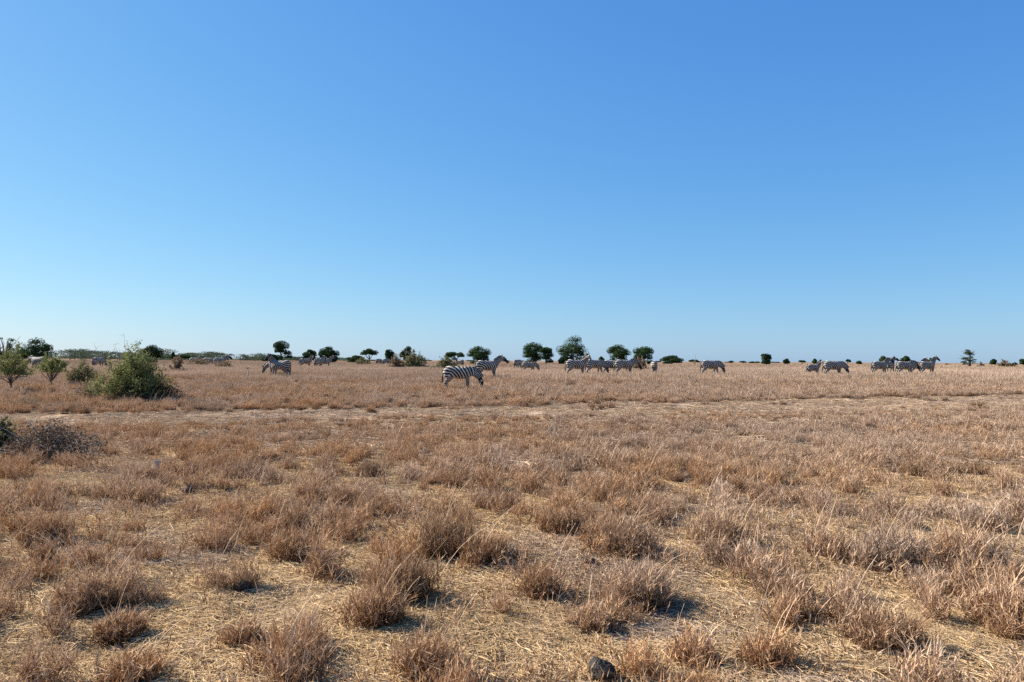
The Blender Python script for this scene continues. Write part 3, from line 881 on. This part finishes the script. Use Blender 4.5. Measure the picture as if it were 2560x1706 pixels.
    for c, rad in lobes:
        s = np.array([dx[0], dx[1], fork * (0.92 if style != 'sparse' else min(0.95, c[2] / fork - 0.12))])
        m1 = s * 0.5 + c * 0.5 + r.normal(0, 0.04 * H, 3); m1[2] -= 0.03 * H
        V, F = tube([s, m1, c + np.array([0, 0, rad[2] * 0.3])], [tr * 0.42, tr * 0.28, tr * 0.10], 5)
        tb.add(V, F)
        if style in ('bare', 'sparse'):
            for _ in range(4):
                e = c + r.normal(0, 1, 3) * rad * 1.6 + np.array([0, 0, 0.03 * H])
                V, F = tube([m1, (m1 + e) / 2 + r.normal(0, 0.01 * H, 3), e], [tr * 0.2, tr * 0.14, tr * 0.05], 4)
                tb.add(V, F)
    obj("trunk", tb.mesh("trunk", True), M_BARK, t)

GT = "trees along the horizon"
TREES = [  # px, width px, top px, distance, style, label, material
    (10, 66, 845, 95, 'bare', "grey thin-leaved tree with upswept branches cut by the left edge", M_TREE),
    (88, 84, 845, 120, 'round', "dark dense rounded tree near the left edge", M_TREE_DARK),
    (377, 56, 862, 140, 'round', "dark tree peeping out behind the right side of the green bush", M_TREE_DARK),
    (433, 12, 878, 150, 'oval', "tiny pom-pom shaped tree above a brown shrub, left", M_TREE_DARK),
    (455, 70, 888, 190, 'umbrella', "low flat-topped acacia beside the tiny pom-pom tree", M_TREE),
    (703, 44, 853, 190, 'tall', "tall two-tiered tree behind the left pair of zebras", M_TREE_DARK),
    (676, 46, 886, 185, 'round', "low dark bushy tree at the foot of the tall two-tiered tree", M_TREE_DARK),
    (774, 36, 874, 190, 'round', "small round tree behind the lone pale zebra, left of a wider one", M_TREE_DARK),
    (821, 52, 866, 190, 'round', "wider round tree behind the pair of pale zebras", M_TREE_DARK),
    (922, 46, 873, 200, 'umbrella', "umbrella-shaped tree with open trunk left of centre", M_TREE),
    (888, 44, 889, 200, 'round', "low dark tree leaning out left of the umbrella-shaped tree", M_TREE_DARK),
    (974, 31, 873, 200, 'oval', "boxy upright tree left of the grey-brown bush", M_TREE_DARK),
    (1017, 36, 866, 200, 'round', "tree crown rising behind the grey-brown bush", M_TREE_DARK),
    (1137, 44, 879, 190, 'umbrella', "small spreading green tree above the grazing zebra", M_TREE),
    (1199, 60, 865, 180, 'round', "broad round tree behind the standing zebra's back", M_TREE),
    (1333, 58, 856, 190, 'round', "left tree of a touching pair, centre", M_TREE),
    (1364, 42, 866, 186, 'oval', "right and smaller tree of a touching pair, centre", M_TREE_DARK),
    (1431, 80, 839, 185, 'round', "tallest widest tree of the horizon, right of centre", M_TREE),
    (1411, 34, 892, 184, 'round', "dark low bushy tree under the tallest tree", M_TREE_DARK),
    (1503, 18, 891, 230, 'oval', "small conical tree right of the tallest tree", M_TREE_DARK),
    (1546, 64, 861, 185, 'round', "round tree behind the packed zebra group, left of two", M_TREE),
    (1609, 60, 866, 185, 'round', "round tree behind a dry bush, right of two", M_TREE),
    (1680, 62, 889, 260, 'round', "wide low acacia clump right of the rear-view zebra", M_TREE_DARK),
    (1735, 24, 899, 260, 'umbrella', "little flat-topped acacia before the lone grazing zebra", M_TREE_DARK),
    (1885, 26, 904, 300, 'umbrella', "low hazy acacia left of the egg-shaped tree", M_TREE_DARK),
    (1857, 18, 903, 300, 'umbrella', "second low acacia left of the egg-shaped tree", M_TREE_DARK),
    (1828, 14, 903, 300, 'umbrella', "third low acacia left of the egg-shaped tree", M_TREE_DARK),
    (1915, 31, 883, 220, 'oval', "solitary egg-shaped dark tree right of centre", M_TREE_DARK),
    (1966, 17, 897, 260, 'round', "small double-headed tree right of the egg-shaped tree", M_TREE_DARK),
    (2006, 18, 901, 260, 'umbrella', "small low tree left of the young zebra", M_TREE_DARK),
    (2037, 13, 897, 250, 'round', "small round tree right above the young zebra's back", M_TREE_DARK),
    (2120, 13, 899, 250, 'umbrella', "tiny lollipop tree right of the grazing pair", M_TREE_DARK),
    (2148, 16, 902, 250, 'oval', "tiny squat tree right of the lollipop tree", M_TREE_DARK),
    (2210, 28, 890, 150, 'round', "olive tree top behind the first zebra of the right-hand row", M_TREE),
    (2266, 28, 890, 170, 'round', "dark tree top behind the middle of the right-hand row", M_TREE_DARK),
    (2327, 14, 895, 170, 'round', "small tree top behind the last zebra of the right-hand row", M_TREE),
    (2424, 42, 873, 150, 'sparse', "tall airy conifer-like tree standing alone on the right", M_TREE),
    (2367, 14, 910, 260, 'round', "tiny dark tree between the zebra row and the airy tree", M_TREE_DARK),
    (2410, 7, 908, 250, 'round', "tiny dot-like tree at the foot of the airy tree", M_TREE_DARK),
    (2483, 17, 898, 250, 'round', "small tree left of the brown bush near the right edge", M_TREE_DARK),
    (2537, 13, 907, 250, 'round', "tiny tree right of the brown bush near the right edge", M_TREE_DARK),
    (2558, 20, 897, 220, 'oval', "dark tree cut by the right edge", M_TREE_DARK),
]
for q, a in enumerate(TREES):
    build_tree("tree", *a, group=GT, seed=300 + q)

def shrub(name, px, D, w_px, ytop, leaf_m, leaf_size, n_leaf, label, mat_leaf, mat_stem, seed, n_stem=40, skew=0.0, bare=0, trunk=0.0, cat="bush", group="bushes in the grass", stem_r=0.012, flat=0.0):
    r = np.random.default_rng(seed)
    p = at_depth(px, D)
    H = z_at(px, ytop, D) - p[2]; W = w_px / FPX * D
    t = empty(name, tuple(p)); tag(t, label, cat, group)
    sb = MB(); tips = []
    z0 = trunk * H
    if trunk:
        V, F = tube([(0, 0, -0.1), (0.02 * W, 0, z0 * 0.5), (0, 0, z0)], [stem_r * 3.5, stem_r * 2.6, stem_r * 2.2], 7); sb.add(V, F)
    for q in range(n_stem):
        a = r.uniform(0, 2 * np.pi); e = math.sqrt(r.uniform(0, 1))
        topz = H * (1 - 0.85 * e ** 2.2) * r.uniform(0.72, 1.0)
        topz = max(topz, z0 + 0.12 * H) * (1 - flat) + flat * H * r.uniform(0.78, 1.0)
        tip = np.array([math.cos(a) * e * W * 0.48 + skew * W * (topz / H - 0.4), math.sin(a) * e * W * 0.48, topz])
        b = np.array([r.normal(0, 0.05 * W), r.normal(0, 0.05 * W), -0.05]) if not trunk else np.array([0, 0, z0 * r.uniform(0.8, 1)])
        m1 = b * 0.45 + tip * 0.55 + np.array([r.normal(0, 0.04 * W), r.normal(0, 0.04 * W), 0.06 * H])
        P, (rad,) = resample([b, m1, tip], [[stem_r, stem_r * 0.7, stem_r * 0.3]], 6)
        V, F = tube(P, rad, 4); sb.add(V, F)
        for _ in range(5):
            s = P[r.integers(2, 6)]
            ee = s + nrm(r.normal(0, 1, 3) + np.array([0, 0, 0.35]) + 0.6 * nrm(tip)) * r.uniform(0.12, 0.26) * min(H, W)
            ee[2] = max(ee[2], 0.04)
            V, F = tube([s, (s + ee) / 2 + r.normal(0, 0.02 * H, 3), ee], [stem_r * 0.45, stem_r * 0.35, stem_r * 0.15], 3); sb.add(V, F)
            tips.append((s, ee))
        tips.append((P[3], P[5]))
    for q in range(bare):
        a = r.uniform(0, 2 * np.pi); b = np.array([r.normal(-0.1 * W, 0.16 * W), r.normal(0, 0.1 * W), H * 0.5])
        e = b + np.array([r.normal(-0.05, 0.16) * W, r.normal(0, 0.1) * W, H * r.uniform(0.35, 0.66)])
        P, (rad,) = resample([b, b * .5 + e * .5 + r.normal(0, 0.05 * H, 3), e], [[stem_r * 0.9, stem_r * 0.7, stem_r * 0.3]], 7)
        P[1:] += r.normal(0, 0.018 * H, (6, 3))
        V, F = tube(P, rad, 4); sb.add(V, F)
        for _ in range(4):
            s = P[r.integers(2, 7)]; ee = s + r.normal(0, 0.07 * H, 3) + np.array([0, 0, 0.04 * H])
            V, F = tube([s, (s + ee) / 2, ee], [stem_r * 0.4, stem_r * 0.3, stem_r * 0.15], 3); sb.add(V, F)
    obj("stems", sb.mesh("stems", True), mat_stem, t)
    if n_leaf:
        mb = MB()
        S = np.array([q[0] for q in tips]); E = np.array([q[1] for q in tips])
        k = r.integers(0, len(S), n_leaf); f = r.uniform(0.1, 1.1, n_leaf)[:, None]
        C = S[k] * (1 - f) + E[k] * f + r.normal(0, 0.028 * W, (n_leaf, 3))
        C[:, 2] = np.maximum(C[:, 2], 0.05)
        keep = C[:, 2] > leaf_m * H
        C = C[keep]
        tone = r.uniform(0.2, 0.8, len(S))[k][keep]
        leaf_quads(r, C, r.normal(0, 1, (len(C), 3)) + np.array([-0.3, 0, 0.5]), leaf_size, np.clip(tone + r.normal(0, 0.15, len(C)), 0, 1), mb)
        obj("foliage", mb.mesh("foliage"), mat_leaf, t)
    return t

shrub("green_bush", 332, 25.2, 172, 868, 0.14, 0.036, 15500, "large leafy green bush with dead twigs on top, left, beside the track", M_BUSH, M_TWIG, 501, 70, 0.18, bare=9)
shrub("shade_undergrowth", 372, 25.7, 190, 950, 0.0, 0.03, 6500, "tangle of dry stems coloured dark as the shade under the large green bush", M_DARKDRY, M_BARK, 502, 120, 0.0, stem_r=0.009)  # dark stem and leaf colours stand in for the green bush's shade
shrub("brown_shrub", 225, 26.0, 120, 950, 0.0, 0.03, 2600, "low reddish brown shrub at the left foot of the large green bush", M_DRYLEAF, M_TWIG, 530, 60, stem_r=0.007)
shrub("small_tree", 28, 31, 120, 872, 0.42, 0.035, 6500, "slender small green tree on a thin trunk at the left edge", M_BUSH, M_BARK, 503, 22, trunk=0.26, cat="tree", group="bushes in the grass", stem_r=0.016)
shrub("flat_shrub", 128, 37, 84, 892, 0.5, 0.035, 5000, "flat-topped green shrub on a dark forked stem, left", M_BUSH, M_BARK, 504, 20, trunk=0.22, flat=0.6, stem_r=0.016)
shrub("dark_shrub", 208, 38, 80, 902, 0.25, 0.04, 4200, "dark dead-looking shrub between the flat-topped shrub and the green bush", M_OLIVE, M_BARK, 505, 40, stem_r=0.013)
shrub("brown_shrub", 442, 55, 36, 886, 0.1, 0.06, 1700, "round brown shrub right of the green bush, on the skyline", M_DRYLEAF, M_TWIG, 506, 30, stem_r=0.02)
shrub("edge_bush", -6, 11.5, 110, 1056, 0.1, 0.03, 5200, "dark grey-green bush cut by the left edge, in front of the track", M_OLIVE, M_BARK, 507, 50)
shrub("thorn_bush", 135, 11.2, 270, 1056, 0.0, 0.020, 3800, "dry grey thorn bush with bare forked branches sticking up, front left", M_DARKDRY, M_TWIG, 508, 100, bare=11, stem_r=0.008)
shrub("low_brush", 60, 21.5, 110, 985, 0.05, 0.02, 1200, "low dark brush at the left edge of the track", M_DRYLEAF, M_TWIG, 509, 40, stem_r=0.007)
shrub("low_brush", 520, 23, 120, 992, 0.05, 0.02, 1200, "low dark brush at the track edge right of the green bush", M_DRYLEAF, M_TWIG, 510, 40, stem_r=0.007)
shrub("dead_brush", 500, 95, 64, 896, 0.05, 0.10, 1300, "long low dead brush hiding distant pale zebras, left", M_DRYLEAF, M_TWIG, 511, 40, stem_r=0.025)
shrub("dead_brush", 560, 78, 56, 900, 0.05, 0.08, 1100, "grey-brown dead brush in front of the distant zebras, left", M_DRYLEAF, M_TWIG, 512, 40, stem_r=0.022)
shrub("grey_brown_bush", 1036, 85, 72, 879, 0.05, 0.09, 4200, "big grey-brown dome-shaped bush left of the grazing zebra", M_OLIVE, M_TWIG, 513, 60, bare=4, stem_r=0.028)
shrub("brown_shrub", 990, 84, 40, 887, 0.2, 0.09, 1700, "brown shrub leaning against the left of the dome-shaped bush", M_DRYLEAF, M_TWIG, 514, 30, stem_r=0.025)
shrub("olive_bush", 1115, 75, 80, 893, 0.05, 0.08, 2600, "low olive bush behind the grazing zebra", M_OLIVE, M_TWIG, 515, 50, stem_r=0.022)
shrub("olive_bush", 905, 120, 44, 894, 0.05, 0.11, 1500, "small olive bush below the umbrella-shaped tree", M_OLIVE, M_TWIG, 516, 30, stem_r=0.03)
shrub("dry_bush", 1598, 80, 40, 890, 0.1, 0.08, 1900, "tan dry bush right of the packed zebra group", M_DRYLEAF, M_TWIG, 517, 40, stem_r=0.025)
shrub("brown_bush", 2513, 170, 36, 901, 0.0, 0.16, 2200, "round brown bush near the right edge of the skyline", M_DRYLEAF, M_TWIG, 518, 40, stem_r=0.05)
shrub("brown_bush", 2452, 180, 20, 908, 0.0, 0.16, 900, "small tan bush right of the airy tree", M_DRYLEAF, M_TWIG, 519, 24, stem_r=0.05)
shrub("bare_shrub", 1380, 13.6, 110, 1032, 0.0, 0.0, 0, "thin bare twiggy shrub in front of the track, centre", M_DRYLEAF, M_TWIG, 520, 14, skew=-0.1, stem_r=0.006)
shrub("bare_sapling", 620, 40, 10, 903, 0.7, 0.03, 60, "single thin bare sapling left of the left zebra pair", M_BUSH, M_TWIG, 521, 3, trunk=0.6, stem_r=0.008)
shrub("bare_sapling", 1738, 150, 8, 880, 0.0, 0.0, 0, "hair-thin dead stem against the sky over the lone grazing zebra", M_BUSH, M_TWIG, 522, 2, trunk=0.7, stem_r=0.02)

# far woods: one mass
mb = MB()
r = np.random.default_rng(9)
def wood(px0, px1, y_fn, D0, D1, count, wpx=(30, 70)):
    for _ in range(count):
        px = r.uniform(px0, px1); D = r.uniform(D0, D1); p = at_depth(px, D)
        H = max(1.2, (z_at(px, y_fn(px) + abs(r.normal(0, 3.5)), D) - p[2])); W = r.uniform(*wpx) / FPX * D
        lob = []
        for q in range(5):
            a = r.uniform(0, 6.3); d = math.sqrt(r.uniform(0, 1)) * W * 0.36
            lob.append((np.array([p[0] + math.cos(a) * d, p[1] + math.sin(a) * d, p[2] + H * r.uniform(0.72, 0.93)]), np.array([W * 0.22, W * 0.22, H * 0.13])))
        for q in range(3):
            lob.append((np.array([p[0] + r.normal(0, .3) * W, p[1], p[2] + H * 0.36]), np.array([W * 0.36, W * 0.3, H * 0.40])))
        crown_leaves(r, lob, 480, D / FPX * 2.5 * 0.6, mb, 0.3)
        V, F = tube([(p[0], p[1], -0.2), (p[0] + 0.1, p[1], p[2] + H * 0.8)], [0.2, 0.1], 4)
        mb.add(V, F, rnd=0.2)
wood(-120, 420, lambda x: 876 + 4 * math.sin(x / 40), 330, 560, 60)
wood(400, 660, lambda x: 882 + 3 * math.sin(x / 30), 330, 520, 34)
wood(620, 900, lambda x: 891, 480, 700, 26, (24, 50))
wood(880, 1420, lambda x: 902.5, 800, 1000, 16, (10, 26))
wood(1640, 1960, lambda x: 906, 800, 1000, 12, (8, 22))
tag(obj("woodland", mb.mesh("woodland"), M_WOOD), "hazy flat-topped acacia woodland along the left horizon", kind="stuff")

# ------------------------------------------------------------------ zebras
POSES = {
    # neck points, head points, ref of head
    'graze': dict(neck=[(0.46, 0, 1.06), (0.70, 0, 1.00), (0.90, 0, 0.88), (1.06, 0, 0.72)], head=[(1.05, 0, 0.76), (1.12, 0, 0.58), (1.16, 0, 0.38), (1.17, 0, 0.20), (1.165, 0, 0.12)], href=(1, 0, 0.2), nref=(0.35, 0, 1)),
    'stand': dict(neck=[(0.46, 0, 1.06), (0.66, 0, 1.20), (0.84, 0, 1.36), (0.99, 0, 1.47)], head=[(0.96, 0, 1.50), (1.13, 0, 1.42), (1.28, 0, 1.30), (1.41, 0, 1.18), (1.46, 0, 1.13)], href=(0.3, 0, 1), nref=(-0.5, 0, 1)),
    'low': dict(neck=[(0.46, 0, 1.06), (0.68, 0, 1.12), (0.88, 0, 1.12), (1.04, 0, 1.08)], head=[(1.02, 0, 1.10), (1.16, 0, 0.96), (1.26, 0, 0.80), (1.33, 0, 0.65), (1.35, 0, 0.58)], href=(1, 0, 0.6), nref=(-0.1, 0, 1)),
    'look': dict(neck=[(0.46, 0, 1.06), (0.64, -0.02, 1.24), (0.76, -0.07, 1.42), (0.82, -0.15, 1.54)], head=[(0.81, -0.12, 1.57), (0.84, -0.28, 1.52), (0.86, -0.42, 1.42), (0.88, -0.54, 1.32), (0.88, -0.58, 1.28)], href=(0, -0.3, 1), nref=(-0.5, 0.2, 1)),
    'alert': dict(neck=[(0.44, 0, 1.06), (0.60, 0, 1.26), (0.74, 0, 1.46), (0.84, 0, 1.62)], head=[(0.81, 0, 1.65), (0.97, 0, 1.60), (1.12, 0, 1.50), (1.25, 0, 1.41), (1.29, 0, 1.37)], href=(0.3, 0, 1), nref=(-0.7, 0, 1)),
}
POSES['look_far'] = {k: ([(a, -b, c) for a, b, c in v] if isinstance(v, list) else (v[0], -v[1], v[2])) for k, v in POSES['look'].items()}
GAITS = {'square': [(0.0, 0.03), (0.05, 0.0), (0.0, 0.0), (0.10, 0.0)], 'walk': [(0.14, 0.0), (-0.14, 0.02), (-0.12, 0.0), (0.16, 0.02)]}

def seg_nearest(V, P):
    """nearest distance and arc length on a polyline"""
    best = np.full(len(V), 1e9); arc = np.zeros(len(V)); s0 = 0
    for a, b in zip(P[:-1], P[1:]):
        d = b - a; L = np.linalg.norm(d)
        u = np.clip(((V - a) @ d) / (L * L), 0, 1)
        q = np.linalg.norm(V - a - u[:, None] * d, axis=1)
        k = q < best
        best[k] = q[k]; arc[k] = (s0 + u * L)[k]; s0 += L
    return best, arc

TORSO = np.array([(-0.80, 1.05, 0.06, 0.05), (-0.76, 1.04, 0.17, 0.13), (-0.66, 1.03, 0.25, 0.20), (-0.48, 1.03, 0.295, 0.255), (-0.22, 1.00, 0.305, 0.285), (0.02, 0.97, 0.325, 0.305),
                  (0.24, 0.975, 0.32, 0.29), (0.42, 1.01, 0.30, 0.24), (0.57, 1.03, 0.255, 0.185), (0.68, 1.04, 0.18, 0.12), (0.73, 1.04, 0.08, 0.06)])

def zebra_meshes(pose, gait):
    po = POSES[pose]; ga = GAITS[gait]
    mb = MB()
    tor = np.stack([TORSO[:, 0], 0 * TORSO[:, 0], TORSO[:, 1]], -1)
    P, (a, b) = resample(tor, [TORSO[:, 2], TORSO[:, 3]], 26)
    V, F = loft(P, a, b, (0, 0, 1), 18); mb.add(V, F)
    NP, (a, b) = resample(po['neck'], [[0.26, 0.205, 0.155, 0.125], [0.15, 0.115, 0.09, 0.078]], 12)
    V, F = loft(NP, a, b, po['nref'], 14); mb.add(V, F)
    n_ru = a
    HP, (a, b) = resample(po['head'], [[0.10, 0.135, 0.095, 0.075, 0.05], [0.075, 0.092, 0.068, 0.06, 0.042]], 12)
    V, F = loft(HP, a, b, po['href'], 12); mb.add(V, F)
    # ears
    ht = nrm(HP[4] - HP[0]); side = nrm(np.cross(ht, np.array(po['href'], float))); up = np.cross(side, ht)
    for sg in (-1, 1):
        b0 = HP[0] + up * 0.07 + side * sg * 0.055
        e = nrm(up * 0.85 - ht * 0.55 + side * sg * 0.38)
        V, F = loft([b0, b0 + e * 0.05, b0 + e * 0.11, b0 + e * 0.165, b0 + e * 0.185], [0.03, 0.042, 0.042, 0.026, 0.010], [0.03, 0.032, 0.030, 0.022, 0.010], ht, 8); mb.add(V, F)
    chains = []
    for k, sg in enumerate((-1, 1)):
        kx, lift = ga[k]
        fl = [(0.47, sg * 0.10, 1.02), (0.45, sg * 0.135, 0.84), (0.43 + kx * 0.2, sg * 0.135, 0.68), (0.44 + kx * 0.6, sg * 0.125, 0.44), (0.44 + kx * 0.85, sg * 0.12, 0.27), (0.44 + kx, sg * 0.12, 0.13), (0.47 + kx, sg * 0.12, 0.06), (0.485 + kx, sg * 0.12, 0.0)]
        Q, (a, b) = resample(fl, [[0.17, 0.155, 0.10, 0.062, 0.040, 0.042, 0.042, 0.058], [0.07, 0.085, 0.072, 0.052, 0.036, 0.040, 0.042, 0.055]], 20)
        V, F = loft(Q, a, b, (1, 0, 0), 10); mb.add(V, F)
        chains.append(('fore', np.array(fl), 0.13))
        kx, lift = ga[2 + k]
        hl = [(-0.52, sg * 0.10, 1.06), (-0.50, sg * 0.145, 0.88), (-0.47 + kx * 0.2, sg * 0.155, 0.73), (-0.56 + kx * 0.4, sg * 0.14, 0.60), (-0.665 + kx * 0.6, sg * 0.13, 0.485), (-0.665 + kx * 0.85, sg * 0.125, 0.30), (-0.655 + kx, sg * 0.125, 0.14), (-0.625 + kx, sg * 0.125, 0.06), (-0.61 + kx, sg * 0.125, 0.0)]
        Q, (a, b) = resample(hl, [[0.24, 0.235, 0.18, 0.105, 0.068, 0.044, 0.044, 0.043, 0.058], [0.11, 0.115, 0.10, 0.072, 0.048, 0.038, 0.040, 0.042, 0.055]], 22)
        V, F = loft(Q, a, b, (1, 0, 0), 10); mb.add(V, F)
        chains.append(('hind', np.array(hl), 0.15))
    me = mb.mesh("zebra_raw")
    o = bpy.data.objects.new("zebra_raw", me); COL.objects.link(o)
    rm = o.modifiers.new("r", 'REMESH'); rm.mode = 'VOXEL'; rm.voxel_size = 0.021
    sm = o.modifiers.new("s", 'SMOOTH'); sm.factor = 0.5; sm.iterations = 3
    dg = bpy.context.evaluated_depsgraph_get(); dg.update()
    body = bpy.data.meshes.new_from_object(o.evaluated_get(dg))
    bpy.data.objects.remove(o); bpy.data.meshes.remove(me)
    body.name = "zebra_body"
    n = len(body.vertices)
    V = np.zeros(n * 3); body.vertices.foreach_get("co", V); V = V.reshape(-1, 3)
    NR = np.zeros(n * 3); body.vertices.foreach_get("normal", NR); NR = NR.reshape(-1, 3)
    body.polygons.foreach_set("use_smooth", np.ones(len(body.polygons), bool))
    ws, ps = [], []
    C = np.array([-0.64, 0.46])
    def p_torso(V): return np.hypot(V[:, 0] - C[0], (V[:, 2] - C[1]) * 0.95) / 0.138
    d, s = seg_nearest(V, tor); ws.append(d / 0.27); ps.append(p_torso(V))
    dn, sn = seg_nearest(V, NP); p0 = float(p_torso(NP[2:3])[0]); Ln = np.linalg.norm(np.diff(NP, axis=0), axis=1).sum()
    ws.append(dn / 0.17 + 0.9 * np.clip(0.22 - sn, 0, 1) / 0.22); ps.append(p0 + (sn - 0.14) / 0.088)
    dh, sh = seg_nearest(V, HP); Lh = np.linalg.norm(np.diff(HP, axis=0), axis=1).sum()
    ws.append(dh / 0.10 + 0.3); ps.append(p0 + (Ln - 0.14) / 0.088 + sh / 0.05)
    leg_w = np.zeros(n)
    for typ, ch, rad in chains:
        d, s = seg_nearest(V, ch)
        low = np.clip((V[:, 2] - 0.62) / 0.35, 0, 1)
        ws.append(d / rad + 1.6 * low)
        ps.append((2.6 - (0.80 - V[:, 2]) / 0.085) if typ == 'hind' else (p0 - 1.0 - (0.86 - V[:, 2]) / 0.07))
    ws = np.exp(-5.0 * np.array(ws)); ws /= ws.sum(0)
    ph = (ws * np.array(ps)).sum(0)
    hf = np.clip(sh / Lh, 0, 1) * ws[2]
    dark = sstep(0.66, 0.80, hf) + 0.50 * ws[2] + 0.10 * ws[1] + sstep(0.09, 0.05, V[:, 2]) * 0 + (V[:, 2] < 0.055) * 1.0
    white = ws[0] * sstep(0.55, 0.9, -NR[:, 2]) * 0.8
    for k, a in (('phase', ph), ('dark', dark), ('white', white)):
        q = body.attributes.new(k, 'FLOAT', 'POINT'); q.data.foreach_set('value', a.astype(np.float32))
    body.materials.clear(); body.materials.append(M_ZEBRA)
    # mane
    t = nrm(np.gradient(NP, axis=0)); sd_ = nrm(np.cross(t, np.broadcast_to(np.array(po['nref'], float), t.shape))); u = np.cross(sd_, t)
    mp = NP + u * (n_ru + 0.020)[:, None]
    mp = np.concatenate([mp[2:], [HP[0] + up * 0.125 + ht * 0.02]])
    mu = np.interp(np.linspace(0, 1, len(mp)), [0, 0.2, 0.7, 1], [0.02, 0.07, 0.085, 0.06])
    refm = np.concatenate([u[2:], [up]])
    Vm, Fm = loft(mp, mu, np.full(len(mp), 0.020), refm, 10)
    _, sm_ = seg_nearest(Vm, NP)
    mane = mk_mesh("mane", Vm, Fm, {'phase': ('FLOAT', p0 + (sm_ - 0.14) / 0.088), 'dark': ('FLOAT', np.full(len(Vm), 0.16)), 'white': ('FLOAT', np.zeros(len(Vm)))}, True)
    mane.materials.append(M_ZEBRA)
    tp, (ta, tb) = resample([(-0.74, 0, 1.21), (-0.80, 0.01, 1.14), (-0.82, 0.02, 0.95), (-0.815, 0.03, 0.75), (-0.80, 0.03, 0.58), (-0.79, 0.03, 0.46)], [[0.035, 0.03, 0.024, 0.034, 0.034, 0.008], [0.035, 0.032, 0.026, 0.036, 0.034, 0.008]], 14)
    Vt, Ft = loft(tp, ta, tb, (1, 0, 0), 8)
    tail = mk_mesh("tail", Vt, Ft, {'phase': ('FLOAT', Vt[:, 2] / 0.06), 'dark': ('FLOAT', sstep(0.86, 0.72, Vt[:, 2]) if False else np.where(Vt[:, 2] < 0.8, 1.0, 0.0)), 'white': ('FLOAT', np.zeros(len(Vt)))}, True)
    tail.materials.append(M_ZEBRA)
    eyes = []
    for sg in (-1, 1):
        c = HP[4] * 0.6 + HP[3] * 0.4 + side * sg * 0.083 + up * 0.035
        th = np.linspace(0, np.pi, 6)
        Ve, Fe = loft(c + np.outer(np.linspace(-1, 1, 6), ht) * 0.024, 0.020 * np.sin(th) + 1e-3, 0.016 * np.sin(th) + 1e-3, up, 8)
        e = mk_mesh("eye", Ve, Fe, None, True); e.materials.append(M_EYE); eyes.append(e)
    return body, mane, tail, eyes

ZCACHE = {}
def zebra(px, D, yaw, pose, gait, scale, label, eyes=True):
    key = (pose, gait)
    if key not in ZCACHE: ZCACHE[key] = zebra_meshes(pose, gait)
    body, mane, tail, eye = ZCACHE[key]
    p = at_depth(px, D)
    t = empty("zebra", tuple(p), R(yaw)); t.scale = (scale,) * 3
    tag(t, label, "zebra", "zebras of the grazing herd")
    obj("body", body, parent=t); obj("mane", mane, parent=t); obj("tail", tail, parent=t)
    if eyes:
        for e in eye: obj("eye", e, parent=t)

ZEBRAS = [
    (1147, 35.0, 3, 'graze', 'square', 0.94, "nearest zebra, grazing with its head straight down in the grass, centre"),
    (1218, 47.0, 22, 'stand', 'square', 1.0, "zebra standing behind the nearest grazing one, head up facing right"),
    (1322, 66.0, 20, 'graze', 'walk', 0.84, "dark small zebra walking right with lowered head, before the tree pair"),
    (1294, 82.0, 65, 'graze', 'square', 1.0, "pale zebra rump half behind the small walking zebra"),
    (1441, 52.0, 12, 'look', 'square', 1.0, "zebra with its face turned to the camera under the tallest tree"),
    (1487, 56.0, 25, 'graze', 'walk', 1.0, "dark zebra lowering its head just right of the face turned to the camera"),
    (1528, 57.0, 14, 'low', 'square', 0.97, "zebra half hidden at the left of the packed pair, swinging its tail"),
    (1561, 54.0, 16, 'low', 'square', 1.0, "front zebra of the packed pair, head held low to the right"),
    (1635, 58.0, 82, 'graze', 'square', 0.95, "zebra seen from behind with both striped buttocks, right of the packed pair"),
    (1776, 56.0, 14, 'graze', 'walk', 1.0, "lone grazing zebra on bare skyline, right of centre"),
    (2033, 58.0, 20, 'look', 'square', 0.80, "young zebra with head up beside a grazing adult, right half"),
    (2083, 54.0, 8, 'graze', 'square', 1.0, "adult grazing zebra right of the young one"),
    (2199, 62.0, 14, 'stand', 'square', 1.0, "first zebra of the right-hand row, at its left end"),
    (2226, 65.0, 50, 'look', 'square', 1.0, "zebra with raised neck facing the camera in the right-hand row"),
    (2262, 59.0, 12, 'low', 'square', 1.0, "middle zebra of the right-hand row, largest flank"),
    (2292, 66.0, 15, 'stand', 'square', 1.0, "zebra behind the middle of the right-hand row, mane showing above"),
    (2318, 62.0, 14, 'alert', 'square', 1.0, "last zebra of the right-hand row, dark head raised highest"),
    (701, 48.0, 166, 'look_far', 'square', 0.93, "left zebra with head high, turned to the camera"),
    (695, 49.5, 172, 'graze', 'square', 0.90, "zebra grazing to the left behind the one with head high"),
    (764, 88.0, 38, 'look', 'square', 1.0, "lone pale distant zebra before a small round tree, left"),
    (797, 86.0, 70, 'stand', 'square', 1.0, "pale distant zebra seen from behind, left one of a pair"),
    (812, 88.0, 20, 'stand', 'square', 1.0, "pale distant zebra facing right, right one of a pair"),
    (947, 130.0, 70, 'graze', 'square', 1.05, "whitish distant zebra left of the brown shrub, left one of two"),
    (966, 130.0, 60, 'graze', 'square', 1.05, "whitish distant zebra touching the brown shrub, right one of two"),
    (1148, 110.0, 150, 'look_far', 'square', 1.0, "pale distant zebra behind the low olive bush"),
    (488, 115.0, 10, 'stand', 'square', 1.05, "far pale zebra at the left end of the dead brush"),
    (522, 110.0, 5, 'low', 'square', 1.05, "far pale zebra in the middle of the dead brush"),
    (550, 100.0, 20, 'stand', 'square', 1.05, "far pale zebra with head up at the right end of the dead brush"),
    (97, 62.0, 165, 'low', 'square', 1.0, "pale zebra half hidden behind the flat-topped shrub, far left"),
    (246, 74.0, 80, 'graze', 'square', 1.0, "zebra hidden behind the left side of the green bush"),
]
for z in ZEBRAS:
    zebra(*z, eyes=z[1] < 60)
print("objects", len(bpy.data.objects))
